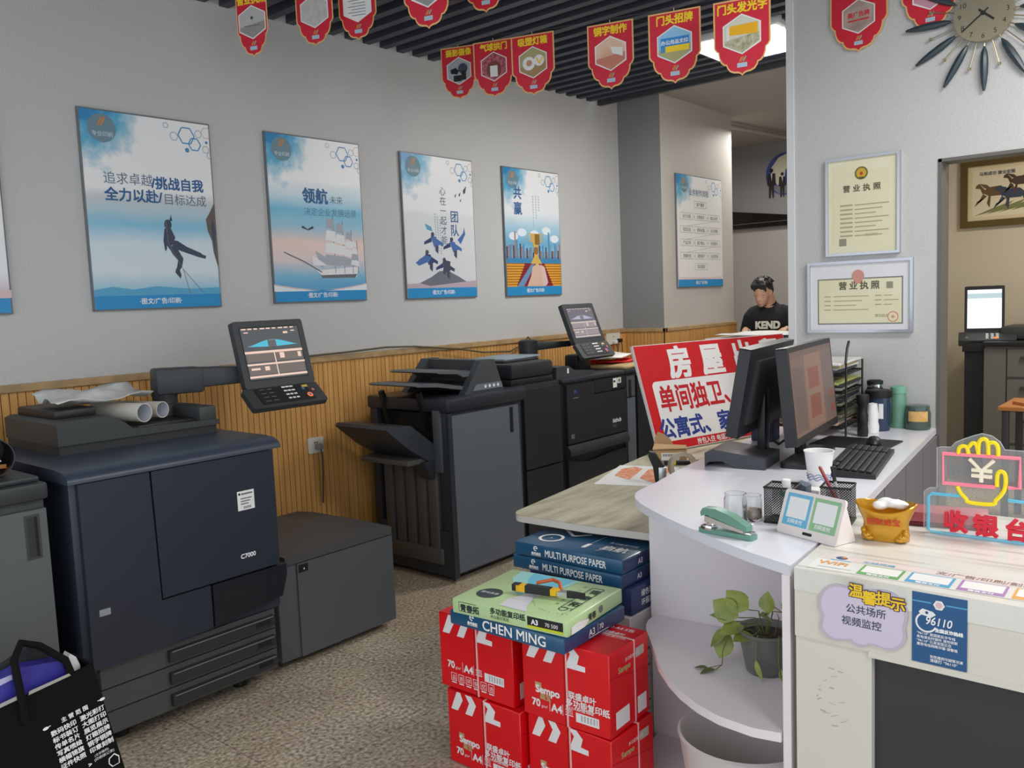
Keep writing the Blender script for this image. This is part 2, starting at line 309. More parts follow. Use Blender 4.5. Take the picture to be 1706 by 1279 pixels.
# ================================================================== PRINTERS
GLOW = lambda n, c, s: mat(n, (9, 9, 10), .3, emit=c, es=s*.7)
def screen_panel(parent, W, x0, xr, yt, zt, yb, zb, yk, zk, kx0, kx1, style):
    """tilted touch panel with a key shelf; world coordinates, W = matrix-free"""
    mid = ((x0+xr)/2, yb, zb); v = Vector((0, yt-yb, zt-zb)); h = v.length; w = xr-x0
    T = FR((x0, yb, zb), (1, 0, 0), v)
    q = MB(T); q.prism(rrect(0, w, 0, h, .012), -.035, .0, CHAR, .005); q.frame(.03, w-.03, .035, h-.03, .004, MOUTH, .0006); pan = q.build('control_panel', parent, True)
    s = MB(T); x1, x2, y1, y2 = .034, w-.034, .039, h-.034; sw, sh = x2-x1, y2-y1; R = lambda a, b, c, d, m, l=.0012: s.rect(x1+a*sw, x1+b*sw, y1+c*sh, y1+d*sh, m, l)
    if style == 'white': R(0, 1, 0, 1, GLOW('bright screen', (232, 244, 248), 1.0), .0008); R(0, 1, .8, .93, GLOW('screen sky tint', (176, 214, 226), 1)); R(.7, .95, .93, .97, GREYT)
    else:
        k = style == 'cyan'; bg = GLOW('screen slate' if k else 'screen mauve', (84, 88, 92) if k else (116, 112, 122), 1); pk = GLOW('screen peach line' if k else 'screen grey line', (240, 206, 188) if k else (206, 192, 184), 1)
        R(0, 1, 0, 1, bg, .0008); pn = GLOW('screen pane' if k else 'screen pane lilac', (116, 106, 102) if k else (156, 144, 148), 1)
        for i in range(9): R(.02+i*.105, .1+i*.105-.01*(i % 3), .965, .99, pk)
        cy = GLOW('screen cyan', (84, 188, 214), 1) if k else GLOW('screen pale blue', (176, 176, 200), 1); n = 12
        for i in range(n): s.poly([(x1+sw*(.06+.88*i/n), y1+sh*(.64-.02*math.sin(math.pi*i/n))), (x1+sw*(.06+.88*(i+1)/n), y1+sh*(.64-.02*math.sin(math.pi*(i+1)/n))), (x1+sw*(.06+.88*(i+1)/n), y1+sh*(.64+.12*math.sin(math.pi*(i+1)/n)**1.5)), (x1+sw*(.06+.88*i/n), y1+sh*(.64+.12*math.sin(math.pi*i/n)**1.5))], cy, .0012)
        R(.42, .56, .61, .75, GREYT, .0016)
        for a in ((.02, .48, .34, .5), (.52, .98, .34, .5), (.02, .48, .09, .26), (.52, .98, .09, .26)): R(*a, pn)
        for a in ((0, 1, .5, .545), (0, 1, .27, .305), (0, 1, .03, .07), (.485, .505, .03, .5)): R(*a, pk, .0016)
        for a in ((.05, .12, .9, .92), (.72, .8, .86, .9), (.86, .93, .9, .92), (.58, .66, .38, .49), (.9, .96, .38, .48), (.05, .2, .18, .22), (.28, .36, .16, .24)): R(*a, pk, .002)
    s.build('screen', pan, True)
    # key shelf
    v2 = Vector((0, yb-yk, zb-zk)); h2 = v2.length; T2 = FR((kx0, yk, zk), (1, 0, 0), v2); w2 = kx1-kx0
    q = MB(T2); q.prism(rrect(0, w2, 0, h2, .012), -.028, 0, CHAR, .006); ks = q.build('key_shelf', pan, True)
    q = MB(T2); q.prism([(.06, .02), (w2-.06, .02), (w2-.075, h2-.008), (.055, h2-.008)], 0, .003, DARK, .001)
    for r in range(4):
        for c in range(3): q.rect(w2*.50+c*.022-r*.001, w2*.50+c*.022+.016, .035+r*h2*.19, .035+r*h2*.19+.009, WHITE, .0036)
    for r in range(4):
        for c in range(2): q.rect(w2*.2+c*.04, w2*.2+c*.04+.026, .035+r*h2*.19, .035+r*h2*.19+.004, GREYT, .0036)
    q.disc(w2*.80, .045, .015, mat('orange start key', (240, 120, 40), .4, emit=(255, 120, 40), es=.4) if style == 'cyan' else mat('coral key', (226, 84, 92), .4), .004); q.disc(w2*.80, .045, .008, mat('blue key', (70, 150, 220), .4), .0046)
    q.disc(w2*.88, .075, .008, mat('pink key', (226, 120, 130), .4), .004); q.disc(w2*.76, .09, .009, mat('steel blue key', (70, 120, 170), .4), .004); q.rect(w2*.76, w2*.84, h2-.03, h2-.016, mat('amber key', (226, 190, 90), .4), .004)
    q.build('keypad', ks, True)
    return pan
# ---- A: the navy colour printer nearest the camera
A = thing('digital_printer', 'large navy colour printer with C7000 on its door and paper rolls on top', 'printer', (1.65, 3.55, 0))
MB().box(1.237, 2.07, 3.125, 4.02, .33, 1.03, NAVY, .012).build('body', A, True)
q = MB(FR((1.225, 0, 0), (0, 1, 0), (0, 0, 1))); q.prism([(3.088, 1.022), (4.03, 1.022), (4.03, 1.068), (3.2, 1.068), (3.13, 1.062), (3.098, 1.048), (3.088, 1.034)], 0, .868, NAVYT, .006); q.build('top_cover', A, True)
q = MB(WX(0, 3.125, 0)); q.prism([(1.262, .335), (1.735, .345), (1.735, .52), (1.532, .52), (1.522, 1.017), (1.262, 1.017)], 0, .025, NAVY, .005); q.prism([(1.298, .528), (1.338, .528), (1.338, .552), (1.298, .552)], .025, .0265, mat('grey plate', (150, 154, 160), .4)); q.build('front_panel', A, True)
q = MB(WX(0, 3.125, 0)); q.prism([(1.537, .527), (2.058, .527), (2.058, 1.017), (1.529, 1.017)], 0, .027, NAVY, .005)
door = q.build('door', A, True)
q = MB(WX(1.878, 3.0972, .79)); q.rect(0, .078, 0, .08, PAPER, .0006); q.disc(.01, .068, .005, BLACK, .0011); q.rect(.018, .07, .064, .071, GREYT, .0011)
for i in range(3): q.rect(.014, .066-.008*i, .046-.011*i, .051-.011*i, GREYT, .0011)
for i in range(9): q.rect(.026+i*.004, .028+i*.004, .006, .016, BLACK, .0011)
q.build('label_sticker', door, True)
q = MB(WX(1.875, 3.0972, .592)); q.text('C7000', 0, 0, .026, WHITE, bold=.02); q.build('lettering', door, True)
q = MB(WX(0, 3.125, 0)); q.prism([(1.74, .35), (2.06, .385), (2.088, .47), (2.088, .52), (1.742, .52)], 0, .03, mat('black lower cover', (26, 29, 36), .4), .006); q.box(1.8, 1.93, .44, .478, .029, .0305, MOUTH); q.rect(2.0, 2.004, .38, .52, MOUTH, .0306); q.build('lower_cover', A, True)
q = MB(); q.box(1.29, 2.03, 3.16, 4.0, .065, .34, mat('grey base housing', (66, 68, 68), .55), .006)
for x in (1.4, 1.92):
    for y in (3.25, 3.9): q.lathe([(.03, .0), (.034, .02), (.034, .045), (.03, .065)], (x, y, 0), BLACK, 12)
q.build('base', A, True)
for z in (.07, .158, .246):
    q = MB(WX(0, 3.16, 0)); q.prism([(1.295, z), (2.035, z), (2.035, z+.083), (1.295, z+.083)], 0, .03, mat('grey paper tray', (74, 76, 75), .5), .004); d = q.build('paper_tray', A, True)
    q = MB(WX(0, 3.13, 0)); q.prism([(1.55, z+.018), (2.02, z+.018), (2.02, z+.062), (1.55, z+.062)], 0, .022, mat('dark tray handle', (44, 46, 46), .45), .008); q.rect(1.93, 2.0, z+.03, z+.052, MOUTH, .0222); q.rect(1.56, 2.015, z+.056, z+.06, GREYT, .0222); q.build('handle', d, True)
q = MB(WX(0, 3.5, 0)); q.prism([(1.37, 1.068), (2.045, 1.068), (2.045, 1.105), (1.37, 1.115)], -.52, 0, mat('scanner base grey', (50, 53, 54), .5), .005); sc = q.build('scanner', A, True)
SCN = mat('scanner dark grey', (62, 65, 66), .5)
q = MB(WX(0, 3.485, 0)); q.prism([(1.362, 1.105), (2.05, 1.103), (2.05, 1.125), (1.66, 1.137), (1.63, 1.165), (1.57, 1.20), (1.385, 1.2), (1.362, 1.19)], -.53, 0, SCN, .008); q.build('document_feeder', sc, True)
q = MB(); q.box(1.962, 2.045, 3.49, 4.0, 1.12, 1.188, SCN, .008); q.box(1.70, 1.96, 3.52, 3.98, 1.125, 1.14, DARK, .004); q.box(1.40, 1.57, 3.60, 3.98, 1.195, 1.235, DARK, .012); q.build('feeder_tray', sc, True)
q = MB(); q.lathe([(.062, 1.06), (.062, 1.19), (.055, 1.195), (.055, 1.225), (.058, 1.23), (.058, 1.30)], (1.96, 3.78, 0), CHAR, 24)
q.hexa([(1.90, 3.73, 1.235), (2.10, 3.66, 1.235), (1.93, 3.85, 1.235), (2.12, 3.78, 1.235), (1.90, 3.73, 1.356), (2.10, 3.66, 1.352), (1.93, 3.85, 1.356), (2.12, 3.78, 1.352)], CHAR, .014); q.hexa([(2.06, 3.68, 1.256), (2.40, 3.54, 1.266), (2.08, 3.80, 1.256), (2.42, 3.62, 1.266), (2.06, 3.68, 1.350), (2.40, 3.54, 1.336), (2.08, 3.80, 1.350), (2.42, 3.62, 1.336)], CHAR, .012)
arm = q.build('panel_arm', A, True)
screen_panel(A, None, 2.208, 2.597, 3.584, 1.552, 3.5, 1.24, 3.405, 1.155, 2.185, 2.60, 'cyan')
# papers and rolls lying on the feeder
ROLL = mat('cream rolled sheet', (226, 218, 206), .6); RIN = mat('roll inside', (206, 210, 218), .6)
def roll(x, y, z, r, ln, ang, label):
    d = Vector((math.cos(ang), math.sin(ang), 0)); q = MB(); n = 24; a = Vector((-d.y, d.x, 0)); vs = []
    for k, (l, rr) in enumerate(((0, r), (ln, r), (ln, r-.003), (0, r-.003))): vs += [tuple(-d*l+(a*math.cos(2*math.pi*j/n)+Vector((0, 0, 1))*math.sin(2*math.pi*j/n))*rr) for j in range(n)]
    for k in range(4): q.add(vs, [(k*n+j, k*n+(j+1) % n, ((k+1) % 4)*n+(j+1) % n, ((k+1) % 4)*n+j) for j in range(n)], ROLL if k != 2 else RIN)
    return one(q, 'paper_roll', label, 'paper roll', (x, y, z), 0, 'paper rolls on the printer')
roll(1.738, 3.535, 1.190, .040, .30, math.radians(-76), 'cream paper roll on the navy printer, its open end nearer the printer front')
roll(1.852, 3.60, 1.186, .036, .34, math.radians(-74), 'cream paper roll on the navy printer, the one lying closer to the panel arm')
q = MB(); random.seed(3); n = 8; vs = []
for i in range(n+1):
    for j in range(n+1):
        x = 1.40+.42*i/n+.05*j/n; y = 3.60+.30*j/n; vs.append((x-1.6, y-3.7, .012*math.sin(i*1.1+j*.8)+.010*math.cos(j*1.7)+random.uniform(0, .006)+.03*(j/n)))
q.add(vs, [(i*(n+1)+j, (i+1)*(n+1)+j, (i+1)*(n+1)+j+1, i*(n+1)+j+1) for i in range(n) for j in range(n)], mat('creased proof sheet', (236, 234, 228), .6, rgb2=(200, 200, 198), nscale=7))
o = one(q, 'paper_sheet', 'creased printed sheet spread over the feeder behind the paper rolls', 'paper', (1.6, 3.7, 1.252), .1); sd = o.modifiers.new('s', 'SOLIDIFY'); sd.thickness = .003
# ---- B: grey unit cut by the picture edge
B = thing('finisher_cabinet', 'dark grey cabinet with tall door recess beside the navy printer, cut by the picture edge', 'printer unit', (.75, 3.5, 0))
q = MB(); q.box(.35, 1.168, 3.15, 3.95, .05, .99, mat('grey cabinet shell', (64, 68, 68), .5), .008)
for x in (.45, 1.08):
    for y in (3.25, 3.85): q.lathe([(.028, 0), (.03, .05)], (x, y, 0), BLACK, 12)
q.build('body', B, True)
q = MB(); q.box(.34, 1.175, 3.12, 3.96, .985, 1.045, mat('dark top lid', (52, 57, 59), .45), .012); q.box(.36, 1.16, 3.15, 3.94, 1.045, 1.065, mat('dark top lid', (0, 0, 0)), .008); q.build('top_lid', B, True)
q = MB(WX(0, 3.15, 0)); q.prism([(.36, .06), (1.162, .06), (1.162, .955), (.36, .955)], 0, .025, mat('grey cabinet door', (92, 97, 96), .5), .006); d = q.build('door', B, True)
q = MB(WX(0, 3.125, 0)); q.frame(1.088, 1.138, .785, .94, .008, CHAR, .001); q.rect(1.096, 1.13, .793, .932, mat('recess shade grey', (44, 47, 47), .6), .0012); q.rect(1.12, 1.13, .793, .932, MOUTH, .0016); q.build('handle_recess', d, True)
t = thing('waste_paper_bin', 'black round bin lying on its side on the grey finisher cabinet, paper inside', 'bin', (1.05, 3.24, 1.067), math.radians(-12))
n = 28; q = MB(FR((0, 0, .068), (1, 0, 0), (0, 0, 1))); BINB = mat('black bin plastic', (22, 22, 23), .35)
prof = [(.068, 0), (.064, 0), (.060, -.22), (0, -.22), (0, -.225), (.064, -.225)]; vs = [(r*math.cos(2*math.pi*j/n), r*math.sin(2*math.pi*j/n), z) for r, z in prof for j in range(n)]
q.add(vs, [(i*n+j, i*n+(j+1) % n, ((i+1) % 6)*n+(j+1) % n, ((i+1) % 6)*n+j) for i in range(6) for j in range(n)], BINB); q.build('bin_shell', t)
o = MB(FR((.018, -.01, .052), (1, .25, 0), (0, .1, 1))).prism([(-.03, -.012), (.028, .0), (.012, .03), (-.018, .036)], -.06, -.057, PAPER).build('paper_scrap'); o.matrix_world = TR(1.05, 3.24, 1.067, math.radians(-12)); tag(o, 'white paper scrap sticking out of the black bin', 'paper')
o = MB(FR((.015, -.01, .026), (1, .1, 0), (0, .15, 1))).prism([(-.03, .006), (.035, .004), (.035, .018), (-.03, .022)], -.08, -.055, mat('brown board scrap', (176, 116, 58), .7)).build('cardboard_scrap'); o.matrix_world = TR(1.05, 3.24, 1.067, math.radians(-12)); tag(o, 'brown cardboard scrap lying in the black bin', 'cardboard')
# ---- C: low paper feeder
Cc = thing('paper_feeder', 'low grey paper feed cabinet with dark lid between the navy printer and the finisher', 'printer unit', (2.43, 3.5, 0))
q = MB(); q.box(2.105, 2.77, 3.2, 3.86, .035, .47, GREYM, .008)
for x in (2.2, 2.68):
    for y in (3.3, 3.78): q.lathe([(.025, 0), (.028, .04)], (x, y, 0), BLACK, 12)
q.build('body', Cc, True)
q = MB(FR((0, 0, 0), (1, 0, 0), (0, 1, 0))); q.prism([(2.14, 3.185), (2.765, 3.185), (2.765, 3.44), (2.74, 3.78), (2.70, 3.87), (2.14, 3.87)], .473, .512, mat('feeder lid', (74, 75, 78), .5), .006); q.build('lid', Cc, True)
q = MB(WX(0, 3.2, 0)); q.prism([(2.205, .04), (2.768, .04), (2.768, .468), (2.205, .468)], 0, .012, GREYM, .004); q.prism([(2.212, .425), (2.262, .425), (2.262, .46), (2.212, .46)], .012, .014, MOUTH); q.poly([(2.236, .436), (2.244, .436), (2.24, .446)], WHITE, .0145); q.build('front_panel', Cc, True)
# ---- D: stapling finisher
D = thing('finishing_unit', 'slate grey finisher with open slanted output tray and inserter on top', 'printer unit', (3.7, 3.7, 0))
DFR = mat('finisher dark frame', (46, 50, 56), .45); TANB = mat('grey-brown finisher side', (84, 82, 78), .5)
q = MB(); q.box(3.40, 4.065, 3.41, 4.05, .03, .30, DFR, .006); q.box(3.52, 4.065, 3.41, 4.05, .3, .985, DFR, .006); q.box(3.40, 3.52, 3.41, 3.47, .3, .985, DFR, .005); q.box(3.40, 3.52, 3.99, 4.05, .3, 1.0, DFR, .005)
for x in (3.47, 4.0):
    for y in (3.47, 3.98): q.lathe([(.02, 0), (.022, .035)], (x, y, 0), BLACK, 12)
q.build('body', D, True)
q = MB(); q.box(3.385, 4.085, 3.375, 4.06, .985, 1.06, mat('dark navy lid', (40, 44, 52), .4), .012); q.build('top_lid', D, True)
q = MB(WX(0, 3.41, 0)); q.prism([(3.42, .05), (4.03, .05), (4.015, .965), (3.41, .965)], 0, .022, SLATE, .005); dd = q.build('door', D, True)
q = MB(WX(0, 3.388, 0)); q.rect(3.932, 3.962, .80, .955, MOUTH, .0008); q.rect(3.962, 3.97, .80, .955, GREYM, .0008); q.build('handle_recess', dd, True)
q = MB(WX(0, 3.39, 0)); q.prism([(3.40, .02), (3.44, .035), (3.43, .98), (3.40, .98)], -.02, .004, DFR, .003); q.build('corner_post', D, True)
q = MB()
for k in range(5): y = 3.495+k*.094; q.box(3.388, 3.53, y, y+.070, .16, .72, TANB, .006)
q.box(3.382, 3.53, 3.47, 3.99, .10, .19, TANB, .006); q.build('side_ribs', D, True)
q = MB(); q.box(3.44, 3.53, 3.48, 3.98, .72, .97, MOUTH, .004); q.box(3.385, 3.42, 3.44, 3.50, .64, 1.0, GREYM, .005); q.build('tray_guide', D, True)
q = MB(FR((0, 3.48, 0), (1, 0, 0), (0, 0, 1))); q.prism([(3.04, .93), (3.06, .945), (3.22, .93), (3.42, .78), (3.42, .70), (3.38, .69), (3.2, .80)], -.46, -.02, mat('output tray slate', (56, 61, 68), .45), .006); q.build('output_tray', D, True)
q = MB(); q.box(3.2, 3.42, 3.52, 3.92, .70, .73, TANB, .005); q.hexa([(3.36, 3.50, .60), (3.42, 3.50, .60), (3.36, 3.6, .60), (3.42, 3.6, .60), (3.30, 3.49, .71), (3.42, 3.49, .71), (3.30, 3.6, .71), (3.42, 3.6, .71)], DFR, .005); q.build('tray_bracket', D, True)
for y in (3.92, 3.60):
    MB(FR((0, y, 0), (1, 0, 0), (0, 0, 1))).prism([(3.36, 1.09), (3.38, 1.10), (3.40, 1.05), (3.47, .90), (3.44, .86), (3.40, .92)], 0, .03, BLACK, .006).build('paper_stopper', D, True)
PI = mat('inserter grey', (72, 76, 80), .45)
q = MB(WX(0, 3.46, 0)); q.prism([(3.62, 1.06), (3.97, 1.06), (3.895, 1.25), (3.775, 1.25)], -.05, 0, PI, .008); q.prism([(3.60, 1.06), (3.97, 1.06), (3.89, 1.255), (3.78, 1.255)], -.52, -.47, PI, .008)
q.prism([(3.80, 1.06), (3.96, 1.06), (3.885, 1.25), (3.80, 1.25)], -.5, -.02, PI, .006); ins = q.build('inserter', D, True)
q = MB(WX(0, 3.459, 0)); q.prism([(3.69, 1.075), (3.958, 1.075), (3.945, 1.112), (3.72, 1.112)], 0, .004, mat('key strip grey', (120, 126, 132), .4), .002)
for i in range(4): q.disc(3.80+i*.038, 1.094, .010, WHITE, .0046, 12)
q.build('key_strip', ins, True)
for (za, zb, xa, xb) in ((1.205, 1.175, 3.44, 3.8), (1.145, 1.10, 3.27, 3.8)):
    MB(WX(0, 3.5, 0)).prism([(xa, za), (xa+.02, za+.008), (xa+.17, za+.002), (xb-.13, zb+.004), (xb-.06, zb+.016), (xb, zb+.018), (xb, zb-.006), (xb-.14, zb-.016), (xa+.17, za-.022), (xa+.02, za-.008)], -.40, 0, mat('tray light grey', (96, 100, 104), .45), .004).build('insert_tray', ins, True)
# ---- E/F/G: the black printer line
E_ = thing('relay_unit', 'tall black relay unit with two plain doors between finisher and black printer', 'printer unit', (4.31, 3.75, 0)); BLK = mat('black-blue shell', (36, 40, 47), .42)
q = MB(); q.box(4.09, 4.522, 3.45, 4.08, .03, 1.06, BLK, .006); q.build('body', E_, True)
for z0, z1 in ((.06, .515), (.525, 1.035)): MB(WX(0, 3.45, 0)).prism([(4.125, z0), (4.505, z0), (4.505, z1), (4.125, z1)], 0, .022, BLK, .005).build('door', E_, True)
q = MB(); q.box(4.09, 4.525, 3.5, 4.02, 1.06, 1.10, DARK, .006); q.box(4.09, 4.52, 3.49, 4.0, 1.10, 1.20, mat('feeder black', (40, 43, 47), .4), .022); q.box(4.14, 4.50, 3.6, 3.95, 1.20, 1.212, DARK, .004); q.build('document_feeder', E_, True)
F_ = thing('black_printer', 'black production printer with white labels, angled screen and papers on top', 'printer', (4.91, 3.75, 0))
q = MB(); q.box(4.54, 5.29, 3.45, 4.08, .03, 1.03, BLK, .006); q.box(4.535, 5.295, 3.43, 4.09, 1.03, 1.062, mat('dark navy lid', (0, 0, 0)), .01); q.build('body', F_, True)
q = MB(WX(0, 3.45, 0)); q.prism([(4.565, .62), (5.285, .62), (5.285, .925), (4.885, .925), (4.885, 1.02), (4.565, 1.02)], 0, .028, BLK, .006); dd = q.build('door', F_, True)
q = MB(WX(0, 3.4215, 0)); q.disc(4.66, .965, .018, BLUET, .0006, 16); q.disc(4.66, .955, .010, BLK, .0009, 12); q.rect(4.63, 4.70, .925, .931, GREYT); q.text('bizhub', 5.10, .70, .042, WHITE, bold=.02); q.text('PRESS', 5.10, .668, .022, GREYT); q.rect(4.60, 4.635, .655, .685, GREYT); q.build('lettering', dd, True)
q = MB(WX(0, 3.45, 0)); q.prism([(4.9, .935), (5.285, .935), (5.285, 1.025), (4.9, 1.025)], 0, .02, DARK, .004); q.rect(5.13, 5.18, .948, 1.015, PAPER, .0206); q.rect(5.135, 5.16, .985, 1.0, BLACK, .021); q.rect(5.185, 5.235, .975, 1.015, PAPER, .0206); q.disc(5.21, .995, .014, mat('green mark', (70, 140, 110), .5), .021, 10); q.build('toner_cover', F_, True)
q = MB(FR((4.56, 0, 0), (0, 1, 0), (0, 0, 1))); q.prism([(3.45, .615), (3.425, .61), (3.40, .575), (3.40, .54), (3.45, .52)], 0, .725, mat('black drawer gloss', (48, 52, 58), .3), .004); q.build('curved_cover', F_, True)
for z0, z1 in ((.06, .28), (.29, .515)): MB(WX(0, 3.45, 0)).prism([(4.565, z0), (5.285, z0), (5.285, z1-.02), (5.1, z1-.02), (4.8, z1-.045), (4.565, z1)], 0, .024, BLK, .006).build('drawer', F_, True)
q = MB(WX(0, 3.5, 0)); q.prism([(4.56, 1.062), (5.0, 1.062), (5.0, 1.085), (4.78, 1.10), (4.70, 1.14), (4.56, 1.14)], -.5, 0, SCN, .006); q.rect(4.68, 4.70, 1.09, 1.125, WHITE, .001); q.build('scanner', F_, True)
q = MB(); q.lathe([(.055, 1.06), (.055, 1.2), (.068, 1.205), (.068, 1.31), (.05, 1.318)], (4.70, 3.85, 0), DARK, 20); q.hexa([(4.70, 3.80, 1.24), (5.0, 3.68, 1.255), (4.70, 3.88, 1.24), (5.0, 3.74, 1.255), (4.70, 3.80, 1.30), (5.0, 3.68, 1.295), (4.70, 3.88, 1.30), (5.0, 3.74, 1.295)], DARK, .01)
q.box(5.02, 5.2, 3.66, 3.78, 1.062, 1.19, DARK, .02); q.build('panel_arm', F_, True)
screen_panel(F_, None, 4.906, 5.285, 3.70, 1.556, 3.59, 1.275, 3.515, 1.175, 4.90, 5.305, 'mauve')
G_ = thing('supply_cabinet', 'slate cabinet with dark grip strip past the black printer, behind the red sign', 'printer unit', (5.65, 3.75, 0))
q = MB(); q.box(5.305, 6.0, 3.45, 4.08, .03, 1.03, DARK, .006); q.build('body', G_, True); MB().box(5.30, 6.01, 3.43, 4.09, 1.03, 1.06, mat('dark navy lid', (0, 0, 0)), .008).build('top_lid', G_, True)
q = MB(WX(0, 3.45, 0)); q.prism([(5.31, .05), (5.42, .05), (5.42, .85), (5.31, .85)], 0, .02, SLATE, .005); q.prism([(5.31, .86), (5.42, .86), (5.42, 1.01), (5.31, 1.01)], 0, .02, GREYM, .004); q.rect(5.33, 5.37, .86, .985, MOUTH, .0206); q.prism([(5.45, .05), (5.98, .05), (5.98, 1.01), (5.45, 1.01)], 0, .02, BLK, .005); q.build('door', G_, True)
KRAFT = mat('kraft card', (196, 168, 120), .7)
for k, (nm, lab, cat, x, y, z, w_, d_, rz, m) in enumerate((('kraft_sheet', 'kraft board sheet lying lowest on the black printer top', 'cardboard', 5.62, 3.68, 1.063, .62, .42, .1, KRAFT), ('red_leaflet', 'red printed leaflet between kraft board and white paper on the black printer', 'leaflet', 5.62, 3.74, 1.09, .42, .3, -.12, REDP), ('paper_sheet', 'loose white sheet topmost on the kraft board on the black printer', 'paper', 5.54, 3.74, 1.132, .5, .3, .16, PAPER))):
    q = MB()
    n = 6; f = (lambda i, j: .008*math.sin(i*1.3+j+k)+.008) if k else (lambda i, j: 0)
    q.add([(w_*(i/n-.5), d_*(j/n-.5), f(i, j)) for i in range(n+1) for j in range(n+1)], [(i*(n+1)+j, (i+1)*(n+1)+j, (i+1)*(n+1)+j+1, i*(n+1)+j+1) for i in range(n) for j in range(n)], m)
    if k == 1: q.T = TP(-.1, .05, .02); q.text('优惠', 0, 0, .06, YELP, bold=.02)
    o = one(q, nm, lab, cat, (x, y, z), rz); sd = o.modifiers.new('s', 'SOLIDIFY'); sd.thickness = .025 if k == 0 else .01; sd.offset = 1
one(MB(TR(0, 0, 0)).box(-.22, .22, -.15, .15, 0, .012, mat('pale blue-grey folder', (150, 166, 176), .5), .003), 'folder', 'pale grey folder lying on the black document feeder', 'folder', (4.38, 3.80, 1.213), .12)
# ================================================================== POSTERS
ALU = mat('thin grey poster frame', (112, 114, 116), .4); LOGOG = mat('logo disc grey', (112, 146, 160), .5); LOGOO = mat('logo orange', (214, 140, 70), .5)
HEXB = mat('hexagon blue', (74, 146, 200), .5); HEXG = mat('hexagon grey', (176, 190, 200), .5); STRIP = mat('poster blue strip', (34, 146, 208), .4); INK = mat('figure ink', (62, 72, 92), .6); INK2 = mat('dark blue ink', (40, 62, 110), .6)
SEA = mat('sea blue', (88, 170, 210), .5); ROSE = mat('pale rose', (226, 196, 194), .5); SKIN = mat('printed skin', (222, 186, 166), .6)
P_TXT = mat('slate lettering', (84, 112, 140), .5); PBLU = mat('bold blue lettering', (38, 96, 152), .5)
def curl(q, W, col, y0, d): q.poly([(0, y0)]+[(W*i/12, y0+.035*abs(1-i/6)**1.7) for i in range(13)]+[(W, y0)], col, d)
def poster(x0, z0, w, h, label, stops, art_fn, y=4.2):
    t = thing('wall_poster', label, 'poster', (x0, y, z0), 0, None)
    q = MB(); q.box(0, w, -.016, -.001, 0, h, ALU); q.build('poster_frame', t)
    q = MB(); q.T = WX(0, -.0185, 0); b = .007; q.T = Matrix.Identity(4)
    q.box(b, w-b, -.0185, -.010, b, h-b, art('poster ground %d' % len(_M), stops, h, True)); q.T = WX(0, -.0186, 0)
    q.rect(b, w-b, b, .072, STRIP, .0003); q.text('·图文/广告/印刷·', w/2, .03, .032, WHITE, 'c', .012, .0007)
    # roundel and hexagons
    q.disc(w*.16, h-.088, .068, LOGOG, .0004, 28); q.text('//', w*.13, h-.075, .055, LOGOO, bold=.03, shear=.25); q.text('专业印刷', w*.16, h-.125, .026, mat('pale lettering', (200, 214, 222), .5), 'c', .01)
    for hx, hy, r, c in ((.80, .075, .045, HEXB), (.865, .115, .034, HEXB), (.70, .085, .022, HEXG), (.90, .06, .02, HEXG), (.97, .05, .03, ROSE), (.955, .135, .019, HEXG), (.64, .035, .014, HEXG), (.985, .165, .016, HEXG)):
        cx = w*hx; k = [(cx+r*math.cos(math.pi*i/3), h-hy+r*math.sin(math.pi*i/3)) for i in range(7)]
        q.line([(min(a, w-b), bb) for a, bb in k], .006 if c is HEXB else .004, c, .0005)
    q.disc(w*.80, h-.148, .012, HEXB, .0005, 14); q.disc(w*.965, h-.098, .008, HEXB, .0005, 12)
    if art_fn: art_fn(q, w, h)
    return q.build('poster_sheet', t, smooth=False)
W_ = (250, 251, 252)
def art1(q, w, h):
    q.text('追求卓越', .095, .615, .062, P_TXT); q.text('/挑战自我', .335, .605, .066, PBLU, bold=.022); q.text('全力以赴/', .095, .535, .068, PBLU, bold=.022); q.text('目标达成', .39, .53, .06, P_TXT)
    q.poly([(0.007, .10), (.10, .115), (.2, .10), (.32, .115), (.5, .10), (.673, .105), (.673, .073), (.007, .073)], SEA)
    q.poly([(.673, .55), (.645, .50), (.618, .46), (.625, .40), (.645, .35), (.65, .29), (.673, .20)], mat('rock brown', (104, 92, 90), .6)); q.poly([(.66, .46), (.645, .43), (.65, .36), (.66, .30), (.668, .4)], INK)
    f = lambda p, m=INK: q.poly([(a, b) for a, b in p], m, .0006)
    q.disc(.405, .425, .020, INK, .0006, 14, .026); f([(.412, .44), (.425, .475), (.43, .445)]); f([(.385, .405), (.42, .405), (.44, .36), (.405, .30), (.375, .345)])
    f([(.405, .35), (.45, .345), (.50, .315), (.575, .285), (.585, .275), (.565, .262), (.49, .285), (.43, .305)]); f([(.40, .31), (.435, .325), (.475, .255), (.465, .215), (.448, .19), (.435, .205), (.445, .245), (.42, .275)])
    f([(.448, .205), (.458, .17), (.452, .152), (.425, .185), (.432, .205)]); f([(.385, .39), (.375, .34), (.38, .29), (.39, .30), (.392, .34)]); f([(.56, .285), (.605, .27), (.60, .255), (.565, .262)])
    q.line([(.395, .44), (.40, .33), (.47, .20), (.5, .073)], .0025, GREYT, .0008); q.line([(.47, .20), (.58, .073)], .0025, GREYT, .0008)
